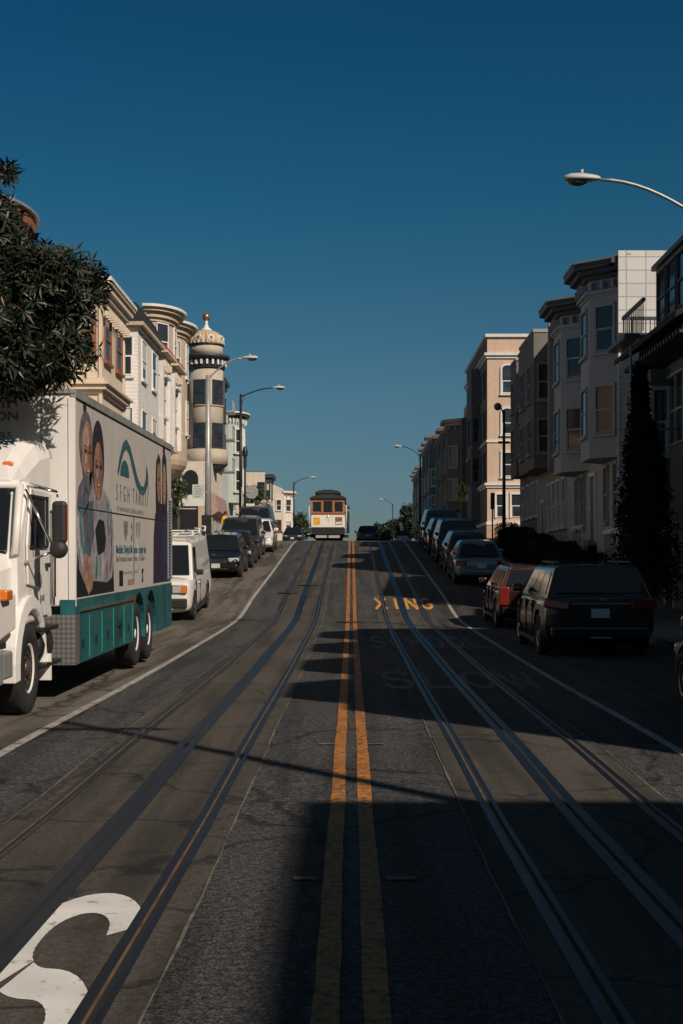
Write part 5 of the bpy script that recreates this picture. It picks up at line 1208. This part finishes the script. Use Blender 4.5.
# side fill between pillar and cab
for s in (-1, 1):
    b = MB(); b.loft([[(s*CW*.99, 1.5, 1.0), (s*CW*.99, 1.95, 1.0), (s*CW*.97, 1.93, 1.75), (s*CW*.95, 1.62, 2.46), (s*CW*.99, 1.5, 2.46)], [(s*CW*.9, 1.5, 1.0), (s*CW*.9, 1.95, 1.0), (s*CW*.9, 1.90, 1.75), (s*CW*.9, 1.60, 2.46), (s*CW*.9, 1.5, 2.46)]]); b.build('side_fill', WT, cab, local=True)
    dd = MB(); dd.loft([[(s*(CW+.0), .62, 1.05), (s*CW, .85, 1.05), (s*CW, 1.05, 1.36), (s*CW, 1.66, 1.42), (s*CW, 1.70, 1.85), (s*CW, 1.52, 2.46), (s*CW, .66, 2.46), (s*CW, .62, 2.4)], [(s*(CW+.025), .62, 1.05), (s*(CW+.025), .85, 1.05), (s*(CW+.025), 1.05, 1.36), (s*(CW+.025), 1.66, 1.42), (s*(CW+.025), 1.70, 1.85), (s*(CW+.025), 1.52, 2.46), (s*(CW+.025), .66, 2.46), (s*(CW+.025), .62, 2.4)]])
    do = dd.build('door', WT, tr, local=True, bevel=.01)
    b = MB(); b.loft([[(s*(CW+.01), .74, 1.86), (s*(CW+.01), 1.60, 1.80), (s*(CW+.01), 1.47, 2.38), (s*(CW+.01), .74, 2.38)], [(s*(CW+.032), .74, 1.86), (s*(CW+.032), 1.60, 1.80), (s*(CW+.032), 1.47, 2.38), (s*(CW+.032), .74, 2.38)]]); b.build('door_window', GLASSC, do, local=True)
    b = MB(); b.box((s*(CW+.035), 1.36, 2.1), (.02, .03, .56)); b.box((s*(CW+.035), .74, 2.12), (.02, .035, .56)); b.box((s*(CW+.035), 1.15, 2.38), (.02, .85, .03)); b.box((s*(CW+.035), 1.18, 1.83), (.02, .88, .03)); b.build('window_frame', PLAST, do, local=True)
    b = MB(); b.box((s*(CW+.04), .78, 1.62), (.04, .14, .05)); b.build('handle', PLAST, do, local=True)
    b = MB(); b.lathe([(0, s*(CW+.026)), (.09, s*(CW+.026)), (.09, s*(CW+.03)), (0, s*(CW+.03))], 20, (0, 1.12, 1.45), axis='x'); b.build('round_emblem', fl('emblem_grey', (.40, .38, .36)), do, local=True)
    # mirror
    m_ = MB(); m_.b2((s*(CW+.28), 1.60, 1.86), (s*(CW+.44), 1.70, 2.32)); mo = m_.build('mirror', PLAST, tr, local=True, bevel=.04)
    b = MB(); b.b2((s*(CW+.438), 1.62, 1.9), (s*(CW+.448), 1.65, 2.28)); b.build('mirror_light', AMBER, mo, local=True)
    b = MB(); b.lathe([(.10*math.sin(R(t)), .07*math.cos(R(t))) for t in range(5, 176, 17)], 18, (s*(CW+.35), 1.66, 1.80), axis='y'); b.build('convex_mirror', PLAST, mo, local=True)
    b = MB(); P = [(s*CW, 1.62, 2.48), (s*(CW+.33), 1.66, 2.42)]; b.tube(P, .014, 6); b.tube([(s*CW, 1.45, 2.52), (s*(CW+.33), 1.66, 2.42), (s*(CW+.34), 1.66, 2.36)], .014, 6); b.tube([(s*CW, 1.66, 2.44), (s*(CW+.3), 1.66, 1.80)], .014, 6); b.tube([(s*CW, 1.72, 1.66), (s*(CW+.3), 1.66, 1.78)], .014, 6); b.build('mirror_arm', CHROME, mo, local=True)
    b = MB(); b.tube([(s*(CW+.06), .50, 1.25), (s*(CW+.06), .50, 2.3)], .02, 8); b.tube([(s*(CW+.03), .42, 1.15), (s*(CW+.03), .42, 2.2), (s*CW, .42, 2.25)], .02, 8); b.build('grab_rail', CHROME, tr, local=True)
    # steps and fuel tank
    b = MB(); b.lathe([(0, .45), (.27, .45), (.3, .5), (.3, 1.05), (.27, 1.1), (0, 1.1)], 20, (s*(CW-.25), 0, .72), axis='y'); b.build('fuel_tank', DARKM, tr, local=True)
    b = MB(); b.b2((s*(CW-.1), .35, .88), (s*(CW+.08), 1.2, .93)); b.b2((s*(CW-.1), .30, .48), (s*(CW+.1), 1.15, .53)); b.build('step', DARKM, tr, local=True, bevel=.01)
    # fender
    fy = 1.55; b = MB(); rs = []
    for a in range(-8, 189, 14):
        ca, sa = math.cos(R(a)), math.sin(R(a)); ro = .78; ri = .60
        rs.append([(s*.62, fy+ri*ca, .52+ri*sa), (s*(CW+.03), fy+ri*ca, .52+ri*sa), (s*(CW+.06), fy+(ri+.04)*ca, .52+(ri+.04)*sa), (s*(CW+.035), fy+ro*ca, .52+ro*sa), (s*.62, fy+ro*ca, .52+ro*sa)])
    b.loft(rs, smooth=False); b.build('fender', WT, tr, local=True, bevel=.01)
    b = MB(); b.b2((s*(CW-.25), fy-.70, .32), (s*(CW+.1), fy-.66, .62)); b.build('mud_flap', WT, tr, local=True)
    wheel(tr, s*(CW-.13), fy, .51, .28, s, WT, hub=.56)
    b = MB(); b.lathe([(0, s*(CW-.08)), (.11, s*(CW-.08)), (.1, s*(CW+.0)), (0, s*(CW+.02))], 16, (0, fy, .51), axis='x')
    for i in range(8): a = 2*math.pi*i/8; b.lathe([(0, s*(CW-.07)), (.02, s*(CW-.07)), (.02, s*(CW-.01)), (0, s*(CW-.01))], 6, (0, fy+.165*math.cos(a), .51+.165*math.sin(a)), axis='x')
    b.build('hub_bolt', mat('hub_bronze', (.13, .07, .05), .4, .6, var=.2), tr, local=True)
    b = MB(); b.box((s*(CW-.16), 3.06, 1.22), (.34, .1, .2)); b.build('headlight', HEAD, tr, local=True, bevel=.02)
    b = MB(); b.box((s*(CW+.03), 2.72, 1.34), (.10, .26, .11)); b.build('turn_signal', AMBER, tr, local=True, bevel=.02)
# hood
b = MB(); rs = []
for (y, w_, z1, z0) in ((1.9, 1.0, 1.80, 1.0), (2.3, .92, 1.74, 1.0), (2.75, .86, 1.66, .9), (3.05, .82, 1.54, .85), (3.12, .8, 1.42, .85)):
    rs.append([(-w_, y, z0), (-w_, y, z1-.18), (-w_+.06, y, z1-.05), (-w_+.22, y, z1), (w_-.22, y, z1), (w_-.06, y, z1-.05), (w_, y, z1-.18), (w_, y, z0)])
b.loft(rs); b.build('hood', WT, tr, local=True, bevel=.03)
b = MB(); 
for s in (-1, 1): b.loft([[(s*.6, 2.3, .9), (s*(CW+.04), 2.3, .98), (s*(CW+.04), 2.3, 1.34), (s*.8, 2.3, 1.42), (s*.6, 2.3, 1.3)], [(s*.6, 3.1, .82), (s*(CW), 3.0, .86), (s*(CW), 3.0, 1.32), (s*.8, 3.08, 1.38), (s*.6, 3.1, 1.3)]])
b.build('hood_side', WT, tr, local=True, bevel=.02)
b = MB(); b.b2((-.55, 3.1, .95), (.55, 3.15, 1.42)); b.build('grille', PLAST, tr, local=True)
b = MB(); b.b2((-1.16, 2.98, .46), (1.16, 3.22, .80)); b.b2((-1.16, 2.6, .5), (-1.02, 3.0, .78)); b.b2((1.02, 2.6, .5), (1.16, 3.0, .78)); b.build('front_bumper', GALV, tr, local=True, bevel=.03)
b = MB(); b.b2((-1.1, 2.65, .801), (1.1, 3.16, .86)); b.build('bumper_gap', PLAST, tr, local=True)
t = text('T 847', .1, TX, 'cab_lettering', tr); place_text(t, (-CW-.029, 1.0, 1.25), (0, -1, 0), (0, 0, 1))
sl = .017
f = Vector((0, -1, -sl)).normalized(); rx = f.cross(Vector((0, 0, 1))).normalized(); up = rx.cross(f)
M = Matrix((rx, f, up)).transposed().to_4x4(); M.translation = Vector((X0, 17.0, zr(17)+.0)); tr.matrix_world = M

# ------------------------------------------------------------------ cable car
WOOD = mat('varnished_wood', (.40, .155, .05), .45, var=.3, scale=6, coat=.4, stretch=(1, 1, .3)); CCW = mat('cable_car_cream', (.78, .74, .66), .5, var=.05); ROOFC = mat('cable_car_roof', (.022, .028, .03), .6, var=.2); BRASS = mat('dark_red_trim', (.20, .05, .03), .5, var=.1)
YSG = mat('yellow_poster', (.80, .38, .03), .5, var=.25, scale=8)
cc = empty('cable_car', (-TC, 89.0, zr(89)), 'wood and cream cable car with dark rounded roof coming over the crest', 'cable car')
z0 = zr(89)
def CB(name, m, boxes, bevel=0, parent=cc):
    b = MB()
    for (a, c) in boxes: b.b2((-TC+a[0], 89+a[1], z0+a[2]), (-TC+c[0], 89+c[1], z0+c[2]))
    return b.build(name, m, parent, bevel=bevel)
LC = 8.2; HWc = 1.05
CB('underframe', mat('underframe_black', (.014, .015, .016), .8, var=.3), [((-HWc+.02, .02, .42), (HWc-.02, LC, .88)), ((-.9, .4, .18), (.9, 2.2, .5)), ((-.9, 5.8, .18), (.9, 7.6, .5))])
CB('fender_board', mat('pale_board', (.40, .38, .34), .7, var=.15), [((-.75, -.12, .20), (-.05, .0, .36)), ((.05, -.12, .20), (.75, .0, .36))])
CB('step', mat('pale_board', (.40, .38, .34)), [((-1.3, .1, .42), (-HWc, LC-.3, .47)), ((HWc, .1, .42), (1.3, LC-.3, .47))])
fp_ = CB('front_panel', CCW, [((-HWc, 0, .86), (HWc, .08, 1.66))], .02)
CB('rear_panel', CCW, [((-HWc, LC-.08, .86), (HWc, LC, 1.66))], .02)
CB('sill_rail', BRASS, [((-HWc-.01, -.02, 1.662), (HWc+.01, .09, 1.74))])
CB('side_panel', CCW, [((-HWc, 4.2, .86), (-HWc+.06, LC-.1, 1.66)), ((HWc-.06, 4.2, .86), (HWc, LC-.1, 1.66))])
fr = [((-HWc, .0, 1.742), (-.93, .08, 2.66)), ((.93, .0, 1.742), (HWc, .08, 2.66)), ((-.42, .0, 1.742), (-.28, .08, 2.66)), ((.28, .0, 1.742), (.42, .08, 2.66)), ((-.93, .001, 2.46), (-.42, .079, 2.66)), ((.42, .001, 2.46), (.93, .079, 2.66)), ((-.28, .001, 2.52), (.28, .079, 2.66)), ((-.93, .001, 1.742), (-.42, .079, 1.84)), ((.42, .001, 1.742), (.93, .079, 1.84)), ((-.28, .001, 1.742), (.28, .079, 1.80))]
CB('front_frame', WOOD, fr)
CB('front_window', GLASSC, [((-.93, .03, 1.84), (-.42, .05, 2.46))]); CB('front_window', GLASSC, [((-.28, .03, 1.80), (.28, .05, 2.52))]); CB('front_window', GLASSC, [((.42, .03, 1.84), (.93, .05, 2.46))])
post = []
for yy in (.6, 1.5, 2.4, 3.3, 4.2, 5.0, 5.8, 6.6, 7.4, LC-.1):
    for s in (-1, 1): post.append(((s*(HWc-.1), yy-.04, .86 if yy < 4.1 else 1.662), (s*(HWc-.01), yy+.04, 2.66)))
CB('post', WOOD, post)
CB('side_window', GLASSC, [((-HWc+.03, 4.2, 1.7), (-HWc+.045, LC-.1, 2.6)), ((HWc-.045, 4.2, 1.7), (HWc-.03, LC-.1, 2.6))])
CB('bulkhead', WOOD, [((-HWc+.1, 4.15, .88), (HWc-.1, 4.2, 2.6))]); CB('bench', WOOD, [((-.35, .9, .88), (-.1, 4.0, 1.3)), ((.1, .9, .88), (.35, 4.0, 1.3)), ((-.08, .9, .88), (.08, 4.0, 1.75))])
CB('floor', WOOD, [((-HWc, .08, .86), (HWc, LC-.08, .9))])
b = MB(); rs = []
for yy, sc in ((-.12, .98), (0, 1), (LC, 1), (LC+.12, .98)): rs.append([(-TC+x*sc, 89+yy, z0+z) for x, z in ((-1.13, 2.66), (-1.14, 2.72), (-.9, 2.84), (-.4, 2.92), (.4, 2.92), (.9, 2.84), (1.14, 2.72), (1.13, 2.66))])
b.loft(rs); b.build('roof', ROOFC, cc)
CB('clerestory', WOOD, [((-.62, .25, 2.86), (.62, LC-.25, 3.05))]); 
b = MB(); rs = []
for yy, sc in ((.0, .9), (.12, 1), (LC-.12, 1), (LC, .9)): rs.append([(-TC+x*sc, 89+yy, z0+z) for x, z in ((-.80, 2.99), (-.80, 3.05), (-.66, 3.15), (-.3, 3.23), (.3, 3.23), (.66, 3.15), (.80, 3.05), (.80, 2.99))])
b.loft(rs); b.build('clerestory_roof', ROOFC, cc)
b = MB()
for s in (-1, 1):
    b.tube([(-TC+s*1.17, 89.05, z0+.8), (-TC+s*1.17, 89.05, z0+2.2)], .028, 6); b.tube([(-TC+s*1.17, 89.05, z0+2.2), (-TC+s*1.04, 89.05, z0+2.24)], .022, 6); b.tube([(-TC+s*1.17, 89.05, z0+.84), (-TC+s*1.0, 89.05, z0+.84)], .022, 6)
b.build('handrail', WTRIM, cc)
CB('poster', YSG, [((-.90, -.015, 1.04), (-.47, -.001, 1.48))], parent=fp_)
PO = CB('poster', mat('multicolour_poster', (.22, .12, .08), .5, var=.9, scale=7), [((.47, -.015, 1.04), (.90, -.001, 1.50))], parent=fp_)
CB('poster_caption', CCW, [((.5, -.018, 1.08), (.87, -.016, 1.2))], parent=PO)
t = text('15', .2, mat('number_blue_grey', (.25, .25, .32), .6, var=0), 'number', fp_); place_text(t, Vector((-TC, 88.997, z0+1.28)) - cc.location, (1, 0, 0), (0, 0, 1))
b = MB(); b.lathe([(0, -.03), (.06, -.03), (.09, 0), (0, 0)], 14, (-TC, 89.0, z0+1.52), axis='y'); b.build('headlamp', HEAD, cc)
CB('destination_sign', mat('sign_dark_brown', (.10, .05, .03), .5, var=.2), [((-.55, -.03, 2.70), (.55, .0, 2.82))])
CB('side_poster', RED, [((HWc+.0, .3, 2.1), (HWc+.03, .9, 2.3))])

# ------------------------------------------------------------------ people
def person(name, label, joints, edges, rad, root_i, cloth, legs, skin, hairm, loc, yaw=0, group=None, hat=None):
    r = empty(name, loc, label, 'person', group); r.rotation_euler = (0, 0, yaw)
    me = bpy.data.meshes.new('body'); me.from_pydata(joints, edges, []); o = bpy.data.objects.new('body', me); COL.objects.link(o)
    sk = o.modifiers.new('s', 'SKIN'); 
    for i, rr in enumerate(rad):
        v = me.skin_vertices[0].data[i]; v.radius = rr if isinstance(rr, tuple) else (rr, rr); v.use_root = (i == root_i)
    sb = o.modifiers.new('u', 'SUBSURF'); sb.levels = 2
    bake(o); me = o.data; me.materials.clear()
    for m in (cloth, legs, skin): me.materials.append(m)
    for p in me.polygons:
        c = p.center; p.use_smooth = True
        p.material_index = 2 if c.z > 1.46 else (1 if c.z < .92 else 0)
    for i in ():
        pass
    o.parent = r
    b = MB(); H = Vector(joints[4]); rs = []
    b.lathe([(.001, .135), (.06, .125), (.1, .07), (.108, .0), (.095, -.05), (.06, -.06)], 16, (H.x, H.y+.015, H.z)); b.build('hair', hairm, r, local=True)
    return r
def standing(stride=.18, arms=((.26, .0), (.26, .0)), side_hold=None):
    J = [(0, 0, .95), (0, 0, 1.12), (0, 0, 1.38), (0, -.01, 1.50), (0, -.02, 1.64),
         (-.09, 0, .90), (-.10, -stride*.5, .49), (-.10, -stride, .08), (-.10, -stride-.16, .03),
         (.09, 0, .90), (.10, stride*.35, .49), (.10, stride, .10), (.10, stride-.15, .03),
         (-.17, 0, 1.40), (-.22, .02, 1.13), (-.22, -.08, .90), (-.22, -.12, .82),
         (.17, 0, 1.40), (.22, .02, 1.13), (.22, -.08, .90), (.22, -.12, .82)]
    E = [(0, 1), (1, 2), (2, 3), (3, 4), (0, 5), (5, 6), (6, 7), (7, 8), (0, 9), (9, 10), (10, 11), (11, 12), (2, 13), (13, 14), (14, 15), (15, 16), (2, 17), (17, 18), (18, 19), (19, 20)]
    Rr = [(.15, .11), (.15, .105), (.16, .11), (.055, .055), (.085, .10), .085, .062, .045, .035, .085, .062, .045, .035, .06, .045, .034, .03, .06, .045, .034, .03]
    return J, E, Rr
J, E, Rr = standing()
YJ = mat('yellow_jacket', (.75, .42, .02), .8, var=.1); JEAN = mat('dark_trousers', (.03, .035, .05), .9, var=.2); SK = mat('skin_tone', (.40, .24, .17), .6, var=.1); HB = mat('hair_brown', (.03, .02, .015), .7, var=.2); DK = mat('dark_coat', (.04, .04, .05), .85, var=.2); RJ = mat('red_coat', (.4, .05, .03), .85, var=.1)
person('person', 'person in a bright yellow jacket and dark trousers on the far left corner', J, E, Rr, 0, YJ, JEAN, SK, HB, (-7.55, 85.2, zr(85.2)+.004), .5)
for i, (yy, cl, lb) in enumerate(((.9, DK, 'person in a dark coat riding the cable car side step, nearest its front'), (1.9, RJ, 'person in a red top riding the cable car side step, second from its front'))):
    J, E, Rr = standing(.05)
    J[17:21] = [(.17, 0, 1.40), (.0, -.14, 1.38), (-.12, -.1, 1.42), (-.18, -.08, 1.44)] if False else [(.17, 0, 1.40), (.24, -.16, 1.36), (.14, -.28, 1.44), (.10, -.32, 1.48)]
    person('person', lb, J, E, Rr, 0, cl, JEAN, SK, HB, (-TC+1.27, 89+yy, z0+.475), R(-90))

# ------------------------------------------------------------------ separate loose repeats into parts of their own
def split_loose(o):
    bm = bmesh.new(); bm.from_mesh(o.data); bm.verts.ensure_lookup_table(); seen = set(); groups = []
    for v in bm.verts:
        if v.index in seen: continue
        st = [v]; seen.add(v.index); gset = []
        while st:
            a = st.pop(); gset.append(a.index)
            for e in a.link_edges:
                q = e.other_vert(a)
                if q.index not in seen: seen.add(q.index); st.append(q)
        groups.append(gset)
    bm.free()
    if len(groups) < 2 or len(groups) > 60: return
    src = o.data; own = {}
    for gi, gs in enumerate(groups):
        for i in gs: own[i] = gi
    fs = [[] for _ in groups]
    for p in src.polygons: fs[own[p.vertices[0]]].append(p)
    for gi, gs in enumerate(groups):
        mp_ = {v: k for k, v in enumerate(gs)}; me = bpy.data.meshes.new(src.name)
        me.from_pydata([tuple(src.vertices[v].co) for v in gs], [], [tuple(mp_[v] for v in p.vertices) for p in fs[gi]])
        for m_ in src.materials: me.materials.append(m_)
        me.polygons.foreach_set('use_smooth', [p.use_smooth for p in fs[gi]])
        if gi == 0: keep = me
        else:
            n_ = o.copy(); n_.data = me; COL.objects.link(n_)
    o.data = keep
SPLIT = ('bracket', 'tower_bracket', 'corner_post', 'compartment_seam', 'hood_side', 'latch', 'marker_light', 'step', 'handrail', 'fender_board', 'pilaster', 'corner_band', 'hub_bolt', 'rafter', 'post', 'mirror_arm', 'grab_rail', 'door_rail', 'side_panel', 'roof_rail', 'front_bumper', 'door_seam', 'door_handle', 'bench', 'roof_rim', 'hub_opening', 'chrome_trim')
for o in [q for q in COL.objects if q.type == 'MESH' and q.parent is not None and q.name.split('.')[0] in SPLIT]: split_loose(o)
